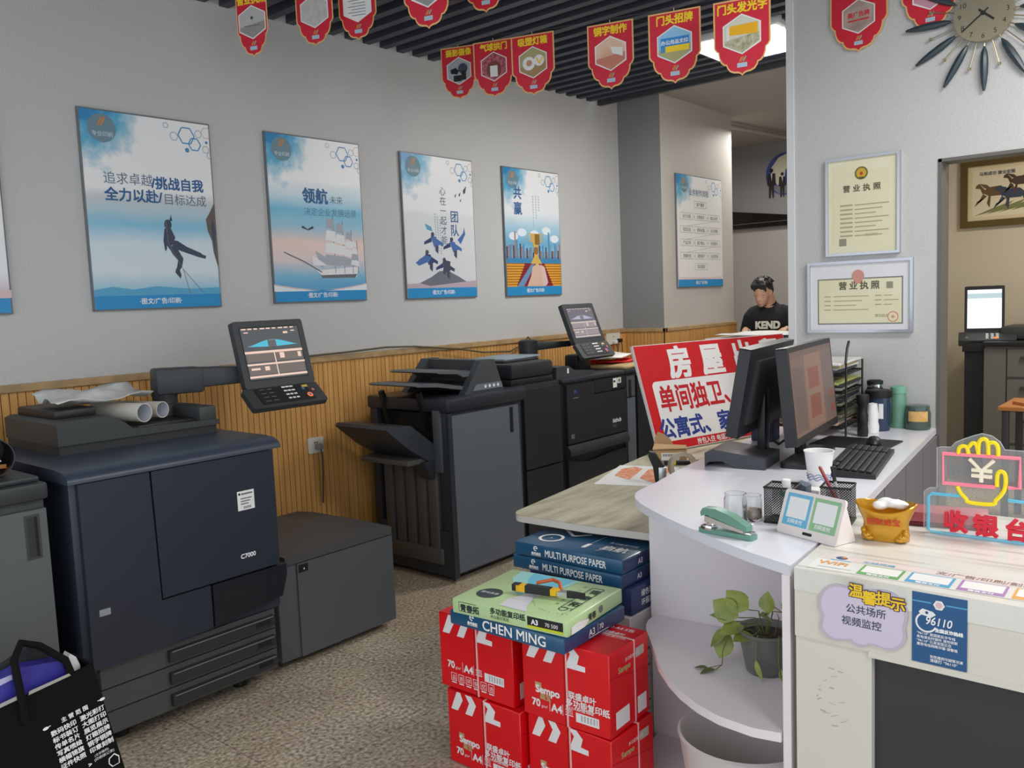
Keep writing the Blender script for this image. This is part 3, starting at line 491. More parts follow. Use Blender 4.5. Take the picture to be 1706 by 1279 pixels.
def art2(q, w, h):
    q.text('领航', .23, .585, .092, PBLU, bold=.024); q.text('未来', .425, .585, .05, P_TXT); q.text('决定企业发展远景', .235, .51, .049, mat('pale slate lettering', (96, 130, 156), .5))
    curl(q, w, ROSE, .073, .0004); curl(q, w, mat('pale foam', (232, 240, 246), .5), .066, .0006)
    SAIL = mat('sail white', (236, 236, 238), .6); SAG = mat('sail grey', (172, 178, 188), .6); HUL = mat('ship hull grey', (108, 110, 116), .6)
    q.poly([(.30, .185), (.62, .21), (.60, .145), (.34, .14), (.33, .165)], SAIL, .0006); q.poly([(.33, .158), (.605, .165), (.59, .143), (.34, .14)], HUL, .0008); q.line([(.08, .29), (.22, .235), (.34, .175)], .007, HUL, .0008)
    for cx, top, wd in ((.42, .50, .11), (.49, .47, .10), (.555, .42, .085), (.595, .36, .06)):
        q.line([(cx+.02, .17), (cx+.02, top+.01)], .004, HUL, .0008); k = 4
        for i in range(k):
            a = .21+(top-.21)*i/k; b = .21+(top-.21)*(i+.86)/k; r = wd*(1-.17*i)
            q.poly([(cx-r*.6, a+.012), (cx+r*.55, a), (cx+r*.44, b), (cx-r*.42, b+.008)], SAIL if (i+int(cx*50)) % 3 else SAG, .001)
    q.poly([(.34, .20), (.30, .30), (.41, .245)], SAG, .001); q.poly([(.28, .215), (.27, .28), (.38, .215)], SAIL, .0011)
    for s in (-1, 1): q.poly([(.255, .425), (.255+s*.035, .445), (.255+s*.045, .432), (.258, .418)], INK, .0006)
def art3(q, w, h):
    q.vtext('心在一起才能', .37, .70, .062, P_TXT, .005, step=1.06); q.vtext('团队', .475, .525, .085, PBLU, .012, step=1.1)
    for i in range(14):
        for j in range(3): q.rect(.285+j*.022, .297+j*.022, .56-i*.017-j*.02, .570-i*.017-j*.02, HEXG)
    for a, b, s in ((.49, .70, .6), (.53, .71, .7), (.575, .74, 1.2), (.54, .67, .5)): q.poly([(a, b), (a+.03*s, b+.03*s), (a+.02*s, b-.01*s), (a+.005*s, b-.02*s)], INK)
    q.poly([(.12, .105), (.23, .145), (.31, .185), (.40, .185), (.50, .145), (.60, .10), (.673, .073), (.02, .073)], mat('hill grey', (112, 116, 128), .6)); q.poly([(.007, .073), (.007, .10), (.12, .105), (.22, .085), (.673, .12), (.673, .073)], mat('rose mist', (196, 176, 186), .6), .0006)
    BL = mat('jacket blue', (66, 112, 180), .6); f = lambda p, m: q.poly(p, m, .0007)
    for ox, oy, c in ((.26, .43, BL), (.44, .40, BL), (.20, .31, INK2), (.36, .26, INK)):
        q.disc(ox, oy, .016, INK, .0009, 10); f([(ox-.02, oy-.01), (ox+.03, oy-.015), (ox+.06, oy-.07), (ox+.01, oy-.085)], c); f([(ox+.02, oy-.02), (ox+.10, oy-.06), (ox+.095, oy-.08), (ox+.015, oy-.05)], c); f([(ox-.015, oy-.02), (ox-.08, oy-.05), (ox-.085, oy-.07), (ox-.01, oy-.05)], INK2); f([(ox+.02, oy-.075), (ox+.05, oy-.075), (ox+.045, oy-.13), (ox+.02, oy-.11)], INK)
    f([(.34, .17), (.36, .26), (.42, .25), (.41, .20), (.38, .24), (.365, .16)], INK); f([(.50, .40), (.56, .45), (.57, .49), (.58, .44), (.53, .37)], BL); f([(.09, .24), (.18, .29), (.24, .28), (.22, .25), (.12, .22)], BL); q.poly([(.19, .50), (.25, .48), (.26, .45), (.21, .46)], SEA)
def art4(q, w, h):
    q.vtext('共赢', .16, .735, .10, PBLU, .014, step=1.15); GD = mat('trophy gold', (222, 182, 92), .4); GK = mat('trophy dark gold', (150, 112, 50), .4)
    for j in range(3):
        for i in range(12-j*3): q.rect(.34+j*.035, .35+j*.035, .75-i*.02, .762-i*.02, HEXG)
    q.rect(.007, .673, .245, .30, mat('harbour blue', (60, 140, 190), .5)); random.seed(5)
    for i in range(34):
        x = .01+i*.0195; hh = random.uniform(.03, .10)+(.09 if i in (5, 6) else 0)+(.16 if i == 26 else 0)
        q.rect(x, x+.016, .285, .30+hh, (INK, mat('tower rose', (176, 130, 124), .6), HEXB, mat('tower grey', (150, 156, 166), .6))[i % 4], .0006)
    for a, b in ((.1, .45), (.2, .48), (.5, .5), (.6, .44), (.35, .47)): q.disc(a, b, .055, mat('cloud white', (232, 242, 248), .6), .0005, 16, .03)
    for i in range(9): q.rect(.007, .673, .073+i*.0195, .073+i*.0195+.012, mat('stair gold', (232, 168, 52), .5), .0007); q.rect(.007, .673, .085+i*.0195, .0925+i*.0195, mat('stair brown', (168, 104, 34), .5), .0007)
    for i in range(9): q.rect(.12+i*.012, .56-i*.012, .073+i*.0195, .085+i*.0195, mat('carpet red', (150, 26, 44), .6), .001); q.rect(.12+i*.012, .56-i*.012, .085+i*.0195, .0925+i*.0195, mat('carpet dark red', (104, 18, 34), .6), .001)
    q.poly([(.12, .073), (.20, .073), (.31, .20), (.33, .245), (.29, .235), (.20, .15)], mat('suit blue', (110, 150, 190), .6), .0012); q.poly([(.24, .073), (.46, .073), (.45, .13), (.43, .22), (.37, .25), (.31, .22), (.29, .15)], SKIN, .0013); q.poly([(.41, .24), (.46, .22), (.50, .10), (.47, .073), (.43, .08), (.425, .18)], ROSE, .0014)
    q.poly([(.29, .245), (.43, .245), (.41, .27), (.385, .30), (.375, .35), (.345, .35), (.335, .30), (.31, .27)], GD, .0015); q.disc(.36, .345, .03, GK, .0016, 14); q.poly([(.345, .36), (.375, .36), (.415, .43), (.42, .475), (.30, .475), (.305, .43)], GD, .0015); q.rect(.35, .41, .39, .472, GK, .0017)
    for s in (-1, 1): q.ring(.36+s*.065, .445, .034, .008, GD, .0016, 16)
def art5(q, w, h):
    k = w/.68; q.text('业务制作流程', w*.47, h-.17, .062, P_TXT, 'c', .006); GL = mat('flow grey', (150, 152, 154), .6)
    def bx(x, y, s): q.line([(x-.09*k, y-.028), (x+.09*k, y-.028), (x+.09*k, y+.028), (x-.09*k, y+.028), (x-.09*k, y-.028)], .003, GL); q.text(s, x, y-.014, .036, GREYT, 'c', .008)
    bx(w*.5, h-.25, '客户需求')
    for r, row in enumerate((('设计沟通', '方案报价', '确认合同'), ('收取定金', '资料收集', '设计初稿'), ('产品打样', '客户确认', '安排制作'), ('质量检验', '通知客户', '送货安装'))):
        y = h-.36-r*.115
        for c in range(3): bx(w*(.2+.3*c), y, row[c]); c < 2 and q.text('→', w*(.2+.3*c)+.095*k, y-.012, .034, GREYT)
        if r < 3: q.line([(w*.8, y-.03), (w*.2, y-.085)], .002, GL)
    bx(w*.5, h-.80, '售后服务'); q.line([(.007, .13), (.02, .09), (.5*w, .082), (w-.02, .09), (w-.007, .13), (w-.007, .073), (.007, .073)], .006, ROSE)
    q.rect(.03, w-.03, .09, .65*h, mat('flow paper', (238, 236, 232), .6), .0001)
pgs = ([(.0, (208, 219, 233)), (.1, (216, 199, 208)), (.2, (238, 242, 245)), (1, W_)],
       [(.08, (140, 196, 221)), (.2, (219, 231, 238)), (.34, (213, 230, 238)), (.44, (133, 197, 226)), (.50, (180, 208, 221)), (.56, (204, 211, 214)), (.62, (245, 245, 245)), (1, W_)],
       [(.08, (89, 165, 213)), (.17, (131, 191, 219)), (.26, (230, 214, 214)), (.36, (242, 213, 204)), (.46, (157, 202, 223)), (.55, (116, 194, 225)), (.66, (213, 233, 242)), (.74, W_), (1, W_)],
       [(.1, (223, 226, 230)), (.58, (230, 233, 235)), (.62, (242, 243, 245)), (1, W_)],
       [(.3, (148, 204, 230)), (.42, (114, 182, 219)), (.52, (165, 209, 230)), (.66, (238, 243, 247)), (1, W_)], [(.1, (235, 231, 230)), (.7, (242, 241, 238)), (1, W_)])
poster(.82, 1.628, .677, .955, 'poster with plain blue foot cut off at the picture edge beside the abseiling climber poster', pgs[0], lambda q, w, h: curl(q, w, ROSE, .073, .0004))
poster(1.852, 1.628, .677, .957, 'framed poster of a climber abseiling under two lines of blue slogan', pgs[1], art1)
poster(2.863, 1.636, .675, .957, 'framed poster of a white sailing ship on a blue and pink sea', pgs[2], art2)
poster(3.876, 1.633, .682, .955, 'framed poster of skydivers over a grey hill with vertical team lettering', pgs[3], art3)
poster(4.883, 1.628, .682, .957, 'framed poster of a gold trophy, city skyline and golden stairs', pgs[4], art4)
poster(6.69, 1.65, .855, .985, 'framed flow chart poster of small boxes on the pier', pgs[5], art5, 3.783)

# ================================================================== HANGING PENNANTS
BGOLD = mat('pennant gold edge', (232, 186, 118), .45); BRED = mat('pennant red', (212, 34, 58), .45)
def outline(w, h, k=1.):
    g = w/2; a = [(-g, h), (-g, h*.40), (-g*.93, h*.355), (-g*.85, h*.335), (-g*.83, h*.27), (-g*.76, h*.205), (-g*.66, h*.165), (-g*.56, h*.155), (-g*.53, h*.115), (-g*.44, h*.07), (-g*.30, h*.045), (-g*.16, h*.04), (-g*.06, h*.025), (0, 0)]
    a = a+[(-x, y) for x, y in a[-2::-1]]
    c = h*.52; return [(x*k, c+(y-c)*(1-(1-k)*.75)) for x, y in a]
def pennant(pos, ang, label, title, pic, group, w=.225, h=.305, stick=False):
    """pos: bottom tip; ang: direction its top edge runs (degrees)"""
    d = math.radians(ang); t = thing('hanging_pennant', label, 'pennant', pos, d+math.pi, group)
    q = MB(WX(0, 0, 0)); q.prism(outline(w, h), -.0015, .0, BGOLD); q.poly(outline(w, h, .94), BRED, .0004)
    q.build('card', t, smooth=False); q = MB(); q.tube([(0, .0, h), (0, .0, h+.012)], .0012, PAPER, 5); q.build('hanging_loop', t)
    q = MB(WX(0, 0, 0)); c, r = .165, .082; hx = [(r*math.sin(math.pi*i/3)*1.08, c+r*.98*math.cos(math.pi*i/3)) for i in range(6)]
    q.poly(hx, PAPER, .0009); hs = [(x*.93, c+(y-c)*.93) for x, y in hx]; q.poly(hs, pic[0], .0013)
    cl = lambda x, y: max(-.068, min(.068, x))
    if len(pic) > 1 and pic[1]: q.poly([(-.07, c-.02), (.07, c+.0), (.07, c-.035), (0, c-.075), (-.07, c-.035)], pic[1], .0017)
    pic[2](q, c) if len(pic) > 2 else None
    q.build('picture', t, smooth=False)
    q = MB(WX(0, 0, 0)); q.text(title, 0, h-.05, .043, YELP, 'c', .03, .0009, .95); q.text('//', -.012, .058, .024, LOGOO, bold=.04, shear=.3); q.text('/', .004, .058, .024, mat('mint print', (120, 200, 180), .5), bold=.04, shear=.3); q.rect(-.02, .02, .034, .052, mat('pale blue tag', (176, 200, 214), .5), .0009); q.build('lettering', t, smooth=False)
    return t
random.seed(11); PH = lambda n, c, c2=None, s=26: mat(n, c, .5, rgb2=c2, nscale=s)
cam_p = (PH('photo grey', (176, 180, 184)), None, lambda q, c: (q.poly([(-.055, c+.01), (-.02, c+.02), (.0, c+.0), (-.01, c-.02), (-.05, c-.012)], BLACK, .002), q.disc(.025, c+.012, .03, INK, .002, 16), q.rect(-.035, .015, c-.06, c-.025, BLACK, .002), q.rect(.015, .045, c-.055, c, DARK, .0024)))
arch_p = (PH('balloon red', (150, 50, 70), (206, 120, 130), 60), None, lambda q, c: (q.disc(0, c-.015, .045, PH('arch brown', (126, 70, 60)), .002, 18), q.rect(-.022, .022, c-.055, c+.005, PAPER, .0024)))
box_p = (PH('photo olive', (176, 168, 120)), PH('photo tan', (170, 140, 96)), lambda q, c: (q.disc(-.022, c-.004, .034, PAPER, .002, 18), q.disc(.034, c+.006, .028, PAPER, .002, 18), q.disc(-.02, c-.002, .016, PH('photo salmon', (206, 150, 120)), .0024, 12), q.line([(.02, c+.02), (.036, c-.01), (.052, c+.02)], .007, YELP, .0024)))
cop_p = (PH('photo copper', (226, 176, 146), (240, 214, 190), 9), PH('photo rose', (206, 130, 110)), lambda q, c: q.poly([(.0, c+.03), (.06, c+.02), (.06, c-.02), (.01, c-.0)], PAPER, .002))
sgn_p = (PH('photo sky', (150, 200, 236)), PH('photo kerb', (180, 174, 120)), lambda q, c: (q.rect(-.06, .064, c-.005, c+.03, PH('shop sign blue', (52, 140, 214)), .002), q.text('办公用品文印', 0, c+.003, .02, WHITE, 'c', .02, .0024), q.rect(-.04, .064, c-.03, c-.005, YELP, .002), q.rect(-.06, -.04, c-.03, c-.005, HEXB, .002)))
glow_p = (PH('photo pale', (214, 214, 196)), PH('photo trees', (150, 150, 110), (200, 196, 170), 60), lambda q, c: (q.poly([(-.05, c+.035), (.064, c+.04), (.064, c-.005), (-.05, c+.0)], PH('shop sign yellow', (240, 178, 20)), .002), q.rect(-.062, -.05, c-.02, c+.035, PH('photo pale2', (226, 226, 222)), .002)))
doc_p = (PH('photo silver', (190, 188, 184)), PH('photo grey2', (156, 150, 144)), lambda q, c: (q.disc(.0, c+.02, .008, INK, .002, 10), q.rect(-.045, .045, c-.02, c-.014, GREYT, .002)))
lst_p = (PAPER, None, lambda q, c: [q.rect(-.05+.02*(i % 2), .045, c+.05-i*.014, c+.053-i*.014, GREYT, .002) for i in range(8)])
GA, GB, GC, GD_ = 'pennants along the wall edge of the ceiling', 'pennants hung as a touching trio', 'pennants near the ceiling lamp', 'pennants on the licence wall'
pennant((3.841, 3.594, 2.80), 112, 'red pennant with a camera picture, first of the touching trio', '摄影摄像', cam_p, GB)
pennant((3.711, 3.207, 2.725), 110, 'red pennant with a balloon arch picture, middle of the touching trio', '气球拱门', arch_p, GB, .24)
pennant((3.574, 2.823, 2.645), 108, 'red pennant with two white lamp discs, last of the touching trio', '吸塑灯箱', box_p, GB, .235)
pennant((3.509, 2.306, 2.569), 106, 'red pennant with a copper coloured picture under copper lettering words', '铜字制作', cop_p, GC)
pennant((3.416, 1.915, 2.508), 105, 'red pennant picturing a blue and yellow shop sign', '门头招牌', sgn_p, GC, .23)
pennant((3.401, 1.597, 2.477), 104, 'red pennant picturing a plain yellow shop front, in front of the ceiling lamp', '门头发光字', glow_p, GC, .23)
pennant((2.526, 3.725, 2.832), 112, 'narrow red pennant with grey picture hanging nearest the upper wall corner', '营业执照', doc_p, GA, .175)
pennant((2.726, 3.496, 2.873), 112, 'red pennant picturing a grey sheet, beside the one with a stepped list', '荣誉证书', (PH('photo sheet grey', (186, 182, 176), (206, 202, 196), 30), None), GA, .205)
pennant((2.864, 3.338, 2.893), 112, 'red pennant picturing a stepped white list, hung before the slats', '宣传单页', lst_p, GA, .205)
pennant((2.634, 2.624, 2.738), 108, 'red pennant in the upper row showing only its picture tip and foot', '画册印刷', (PAPER, PH('photo grey3', (150, 150, 150))), GA)
pennant((2.925, 2.559, 2.851), 108, 'red pennant of which only the scalloped foot shows, beside the larger upper one', '名片设计', (PAPER, None), GA)
pennant((4.335, 1.443, 2.712), 90, 'red pennant on the licence wall with a grey plaque picture', '标识标牌', (PH('photo bronze', (160, 136, 128), (190, 170, 160), 12), None, lambda q, c: (q.text('美广告牌', 0, c, .026, REDP, 'c', .02, .002), q.rect(-.05, .05, c-.02, c-.014, REDP, .002))), GD_, .27, .36)
pennant((4.335, 1.125, 2.745), 90, 'red pennant on the licence wall half hidden behind the clock', '折页海报', (PAPER, PH('photo pink', (206, 150, 170))), GD_, .25, .36)
def string(tops, label): one(MB().tube(tops, .0007, mat('string grey', (120, 112, 108), .8), 5), 'pennant_string', label, 'string')
string([(4.0, 4.19, 3.2), (3.841, 3.594, 3.119), (3.711, 3.207, 3.058), (3.574, 2.823, 2.964), (3.509, 2.306, 2.888), (3.416, 1.915, 2.827), (3.401, 1.597, 2.796), (3.46, 1.2, 2.86), (3.6, .6, 3.21)], 'thin white string that carries the trio and the lamp-side pennants')
string([(2.45, 4.19, 3.2), (2.526, 3.725, 3.152), (2.726, 3.496, 3.193), (2.864, 3.338, 3.213)], 'thin white string that carries the narrow pennants by the wall')
string([(2.55, 3.0, 3.21), (2.634, 2.624, 3.074), (2.925, 2.559, 3.171), (3.1, 2.4, 3.21)], 'thin white string that carries the two pennants cut by the picture top')

# ================================================================== LICENCE WALL
CREAM = mat('certificate cream', (226, 220, 184), .45, rgb2=(232, 228, 200), nscale=5); FRAMES = mat('silver frame', (186, 188, 194), .25, .85); GLZ = mat('frame mat white', (226, 226, 230), .35)
def licence(yl, yr, z0, z1, label, wide):
    w, h = yl-yr, z1-z0; t = thing('licence_frame', label, 'framed certificate', (4.35, yl, z0))
    q = MB(WY(0, 0, 0)); b = .013
    for a in ((0, w, 0, b), (0, w, h-b, h), (0, b, b, h-b), (w-b, w, b, h-b)): q.prism([(a[0], a[2]), (a[1], a[2]), (a[1], a[3]), (a[0], a[3])], 0, .022, FRAMES, .004)
    q.build('frame', t)
    q = MB(WY(0, 0, 0)); q.prism([(b, b), (w-b, b), (w-b, h-b), (b, h-b)], 0, .012, GLZ if wide else CREAM); d = .0124; TXI = mat('certificate ink', (92, 88, 66), .6); FNT = mat('faint ink', (178, 170, 134), .6)
    if wide:
        q.rect(.05, w-.045, .04, h-.085, mat('certificate border', (120, 122, 110), .5), d); q.rect(.056, w-.051, .046, h-.091, CREAM, d+.0004); q.disc(w*.495, h-.075, .030, mat('seal rose', (206, 148, 134), .5), d+.001, 20); q.rect(w*.495-.022, w*.495+.022, h-.112, h-.09, mat('seal rose', (0, 0, 0)), d+.001)
        [q.text(c_, w*.5+(i_-1.5)*.052, h*.61, .042, TXI, 'c', .02, d+.001) for i_, c_ in enumerate('营业执照')]; q.rect(w*.76, w*.82, h*.60, h*.69, mat('blank stamp', (150, 146, 124), .6), d+.001)
        for i in range(4): q.rect(.085, .115, h*.50-i*.022, h*.515-i*.022, FNT, d+.001); q.rect(.13, .13+.17-.03*(i % 3), h*.50-i*.022, h*.512-i*.022, FNT, d+.001); i < 3 and (q.rect(.33, .36, h*.50-i*.022, h*.515-i*.022, FNT, d+.001), q.rect(.37, .41+.03*(i % 2), h*.50-i*.022, h*.512-i*.022, FNT, d+.001))
        q.text('登记机关', .33, .075, .016, FNT, bold=.02, d=d+.001); q.ring(w*.82, .075, .026, .005, mat('stamp salmon', (222, 150, 120), .6), d+.001); q.disc(w*.82, .075, .008, mat('stamp salmon', (0, 0, 0)), d+.001, 5)
    else:
        q.rect(.035, w-.05, .05, h-.07, mat('certificate inner', (230, 222, 190), .5), d); q.disc(w*.49, h-.082, .031, mat('emblem gold', (206, 168, 40), .4), d+.001, 20); q.ring(w*.49, h-.082, .031, .007, mat('emblem green', (100, 104, 50), .5), d+.0014, 20); q.disc(w*.49, h-.084, .009, mat('emblem red', (190, 60, 40), .5), d+.0014, 5); q.rect(w*.49-.012, w*.49+.012, h-.108, h-.10, TXI, d+.0015)
        [q.text(c_, w*.49+(i_-1.5)*.048, h-.165, .036, TXI, 'c', .02, d+.001) for i_, c_ in enumerate('营业执照')]
        for i in range(8): q.rect(.07, .13, h-.235-i*.021, h-.227-i*.021, FNT, d+.001); q.rect(.14, .30-.03*(i % 3), h-.235-i*.021, h-.230-i*.021, FNT, d+.001)
        q.rect(.065, .10, .048, .083, mat('blank stamp', (150, 146, 124), .6), d+.001); q.text('登记机关', .19, .09, .015, FNT, d=d+.001)
    q.build('certificate', t, smooth=False); return t
licence(1.603, 1.252, 1.752, 2.226, 'upright business licence in a silver frame hung above the wide one', False)
licence(1.697, 1.193, 1.374, 1.726, 'wide business licence with white border in a silver frame, lower on the wall', True)
# clock
t = thing('wall_clock', 'gold sunburst wall clock with dark petal rays', 'clock', (4.35, .903, 2.757)); FACE = mat('brushed gold face', (182, 172, 146), .32, .8); BRS = mat('brass ray', (198, 184, 144), .3, .8); PET = mat('dark petal wood', (52, 66, 74), .35)
q = MB(WY(0, 0, 0)); q.prism([(.118*math.cos(math.pi*i/24), .118*math.sin(math.pi*i/24)) for i in range(48)], .02, .05, FACE, .004); fc = q.build('clock_face', t)
q = MB(WY(0, 0, 0)); q.prism([(.05*math.cos(math.pi*i/12), .05*math.sin(math.pi*i/12)) for i in range(24)], 0, .02, DARK); q.build('movement', t)
q = MB(WY(0, 0, .0))
for k in range(1, 13): a = math.pi/2-k*math.pi/6; q.text(str(k), .094*math.cos(a), .094*math.sin(a)-.011, .03, BLACK, 'c', .0, .0505)
q.build('numerals', fc, smooth=False)
q = MB(WY(0, 0, 0)); q.line([(.02, .017), (-.085, -.065)], .006, BLACK, .052); q.build('minute_hand', t); q = MB(WY(0, 0, 0)); q.line([(-.018, .018), (.043, -.036)], .009, BLACK, .0515); q.disc(0, 0, .01, BLACK, .0525); q.build('hour_hand', t)
for k in range(12):
    a = math.pi/2-k*math.pi/6; c_, s_ = math.cos(a), math.sin(a)
    q = MB(WY(0, 0, 0)); q.tube([(r*c_, r*s_, .02) for r in (.135, .16, .2, .25, .29, .325)], [.004, .013, .017, .016, .012, .005], PET, 8); q.tube([(.1*c_, .1*s_, .02), (.14*c_, .14*s_, .02)], .003, BRS, 6); q.build('petal_ray', t)
    a += math.pi/12; c_, s_ = math.cos(a), math.sin(a); q = MB(WY(0, 0, 0)); q.tube([(.1*c_, .1*s_, .02), (.225*c_, .225*s_, .02)], .0025, BRS, 6); q.ball((.228*c_, .228*s_, .02), .008, BRS, 8); q.build('ball_ray', t)
# ================================================================== ROOM BEHIND THE DOORWAY
t = thing('horse_painting', 'wide ink painting of running horses in a carved dark gold frame', 'painting', (8.15, 1.862, 2.05)); DG = mat('carved dark gold', (104, 86, 44), .4, .3, bump=.6, nscale=60)
q = MB(WY(0, 0, 0)); w, h, b = 1.3, .56, .055
for a in ((0, w, 0, b), (0, w, h-b, h), (0, b, b, h-b), (w-b, w, b, h-b)): q.prism([(a[0], a[2]), (a[1], a[2]), (a[1], a[3]), (a[0], a[3])], 0, .035, DG, .008)
q.build('frame', t)
q = MB(WY(0, 0, 0)); q.prism([(b, b), (w-b, b), (w-b, h-b), (b, h-b)], 0, .015, mat('parchment', (226, 208, 168), .5)); q.rect(.09, w-.09, .085, h-.085, mat('parchment pale', (232, 220, 188), .5), .0155); GRS = mat('painted grass', (130, 132, 84), .6)
for i in range(9): x = .10+i*.09; q.poly([(x, .095+i*.008), (x+.14, .15+i*.008), (x+.30, .20+i*.008), (x+.22, .14+i*.008)], GRS, .016)
for k, (x, y, s, m) in enumerate(((.17, .28, 1.45, mat('bay horse', (110, 84, 56), .6)), (.31, .25, 1.4, INK), (.37, .35, 1.3, mat('dark bay', (80, 62, 46), .6)), (.52, .34, 1.5, mat('dark bay', (0, 0, 0))), (.70, .28, 1.4, INK), (.9, .32, 1.4, mat('bay horse', (0, 0, 0))))):
    P = lambda p: q.poly([(x+a*s, y+c*s) for a, c in p], m, .0165+.0003*k)
    P([(0, 0), (.02, .03), (.09, .035), (.12, .01), (.10, -.02), (.03, -.02)]); P([(.015, .01), (-.02, .055), (-.035, .045), (-.04, .03), (-.015, .025), (0, -.01)]); P([(-.02, .055), (.02, .045), (.035, .03), (.01, .025)])
    P([(.0, -.005), (-.03, -.06), (-.045, -.075), (-.03, -.045), (.02, -.02)]); P([(.03, -.01), (.02, -.06), (.035, -.085), (.04, -.02)]); P([(.10, -.0), (.12, -.05), (.11, -.085), (.13, -.05), (.12, .0)]); P([(.115, .01), (.15, .03), (.17, .0), (.13, 0)])
q.text('马到成功 骏业宏图', .14, h-.135, .032, INK, bold=.02, d=.017); q.build('canvas', t, smooth=False)
R_ = thing('office_copier', 'grey copier with bright white tilted screen seen through the doorway', 'copier', (7.75, 1.1, 0)); CG = mat('copier grey', (112, 112, 108), .5)
q = MB(); q.box(7.42, 8.05, .2, 1.52, .05, 1.10, CG, .008); q.box(7.5, 8.05, 1.52, 1.68, .05, 1.05, BLK, .006); q.box(7.47, 8.08, 1.52, 1.69, 1.05, 1.12, DARK, .006)
for x in (7.5, 7.98):
    for y in (.3, 1.45): q.lathe([(.03, 0), (.03, .05)], (x, y, 0), BLACK, 10)
q.build('body', R_, True); MB().box(7.38, 8.09, .15, 1.53, 1.10, 1.135, DARK, .008).build('top_lid', R_, True)
for z0, z1 in ((.08, .34), (.36, .60), (.62, .85), (.87, 1.08)):
    q = MB(WY(7.42, 1.36, 0)); q.prism([(0, z0), (1.1, z0), (1.1, z1), (0, z1)], 0, .02, CG, .005); d = q.build('drawer', R_, True); q = MB(WY(7.40, 1.36, 0)); q.prism([(.09, z1-.08), (.95, z1-.08), (.95, z1-.055), (.09, z1-.055)], 0, .014, mat('copier grip', (66, 66, 64), .5), .004); q.rect(.12, .17, z1-.03, z1-.012, MOUTH, .002); q.build('handle', d, True)
q = MB(WY(7.42, 1.52, 0)); q.prism([(0, .08), (.15, .08), (.15, 1.08), (0, 1.08)], 0, .015, CG, .004); q.build('side_panel', R_, True)
T = TR(7.55, 1.53, 1.20, math.radians(-78))
q = MB(T@FR((-.14, .06, .0), (1, 0, 0), (0, .07, .34))); q.prism(rrect(-.02, .26, -.0, .37, .012), -.03, 0, DARK, .005); pn = q.build('control_panel', R_, True); q = MB(q.T); q.rect(.0, .24, .03, .34, GLOW('white copier screen', (250, 253, 255), 1.2), .001); q.rect(.0, .24, .27, .31, GLOW('copier screen tint', (196, 218, 222), 1), .0015); q.build('screen', pn, True)
q = MB(T@FR((-.20, -.06, -.06), (1, 0, 0), (0, .12, .06))); q.prism(rrect(0, .40, 0, .135, .015), -.05, 0, CHAR, .006)
for r in range(4):
    for c in range(3): q.rect(.19+c*.035, .21+c*.035, .03+r*.022, .042+r*.022, WHITE, .001)
q.disc(.26, .04, .016, mat('orange start key', (0, 0, 0)), .0015); q.disc(.06, .05, .012, GREYT, .001); q.build('key_shelf', pn, True)
MB().box(7.6, 8.06, 1.12, 1.45, 1.14, 1.24, SCN, .015).build('feeder', R_, True)
MB().box(7.45, 7.6, .95, 1.05, 1.135, 1.165, DARK, .012).build('stapler_cover', R_, True)
st = thing('board_stack_stool', 'low stool with brown top boards stacked beyond the doorway', 'stool', (6.4, .92, 0)); OCH = mat('ochre board', (196, 132, 70), .55)
MB().box(-.26, .26, -.26, .26, .775, .80, OCH, .004).build('seat', st)
for x in (-.22, .22):
    for y in (-.22, .22): MB().box(x-.02, x+.02, y-.02, y+.02, 0, .775, CHAR, .004).build('leg', st)
for k in range(2): one(MB().prism([(-.22+.04*k, -.25), (.20, -.25), (.22, .1-.05*k), (-.05, .22-.08*k), (-.22+.04*k, .12)], 0, .018, OCH, .003), 'brown_board', ('brown board offcut resting directly on the stool', 'brown board offcut lying topmost on the stool')[k], 'board', (6.40, .92-.02*k, .801+.0195*k), .2)
# ================================================================== TABLE AND RED SIGN
def woodtop():
    m = mat('weathered pale wood laminate', (190, 184, 160), .4); L = m.node_tree.links; b = m.node_tree.nodes['Principled BSDF']
    tc = N(m, 'ShaderNodeTexCoord'); mp = N(m, 'ShaderNodeMapping'); mp.inputs['Scale'].default_value = (1.2, 6, 1); mp.inputs['Rotation'].default_value = (0, 0, .14); L.new(tc.outputs['Object'], mp.inputs[0])
    n = N(m, 'ShaderNodeTexNoise'); n.inputs['Scale'].default_value = 2.2; n.inputs['Detail'].default_value = 8; n.inputs['Roughness'].default_value = .65; L.new(mp.outputs[0], n.inputs['Vector'])
    r = ramp(m, n.outputs['Fac'], [(.28, (112, 100, 80)), (.38, (168, 158, 132)), (.5, (192, 186, 160)), (.62, (206, 202, 178)), (.75, (176, 164, 138))]); L.new(r.outputs[0], b.inputs['Base Color']); return m
EDGEW = mat('pale board edge', (214, 206, 196), .5)
t = thing('work_table', 'pale weathered wood work table with rounded corner, joined to the white counter', 'table', (3.5, 2.1, 0))
top = [(2.62, 1.60), (5.26, 1.975), (5.26, 2.60)]+arc(2.62, 2.16, .065, 95, 180, 5)+[(2.565, 1.85), (2.60, 1.60)]
q = MB(); q.prism(top, .722, .748, EDGEW, .003, 1); q.build('tabletop', t, True)
q = MB(); q.prism(top, .7482, .7505, woodtop()); q.build('laminate_surface', t, True)
for x, y in ((3.0, 1.80), (4.8, 2.0), (4.8, 2.42), (3.05, 2.12)):
    q = MB(); q.box(x-.02, x+.02, y-.02, y+.02, 0, .722, mat('table leg grey', (120, 120, 122), .4), .003); q.build('leg', t, True)
SIGNR = mat('sign red', (216, 22, 34), .35); SBLUE = mat('sign blue', (40, 66, 150), .5); SRED = mat('sign lettering red', (206, 24, 40), .5)
bl, br, tl = Vector((3.942, 2.352, .7595)), Vector((5.18, 2.026, .7595)), Vector((3.995, 2.535, 1.325))
U = (br-bl).normalized(); V = (tl-bl); V = (V-U*V.dot(U)); SH = V.length; SW = (br-bl).length
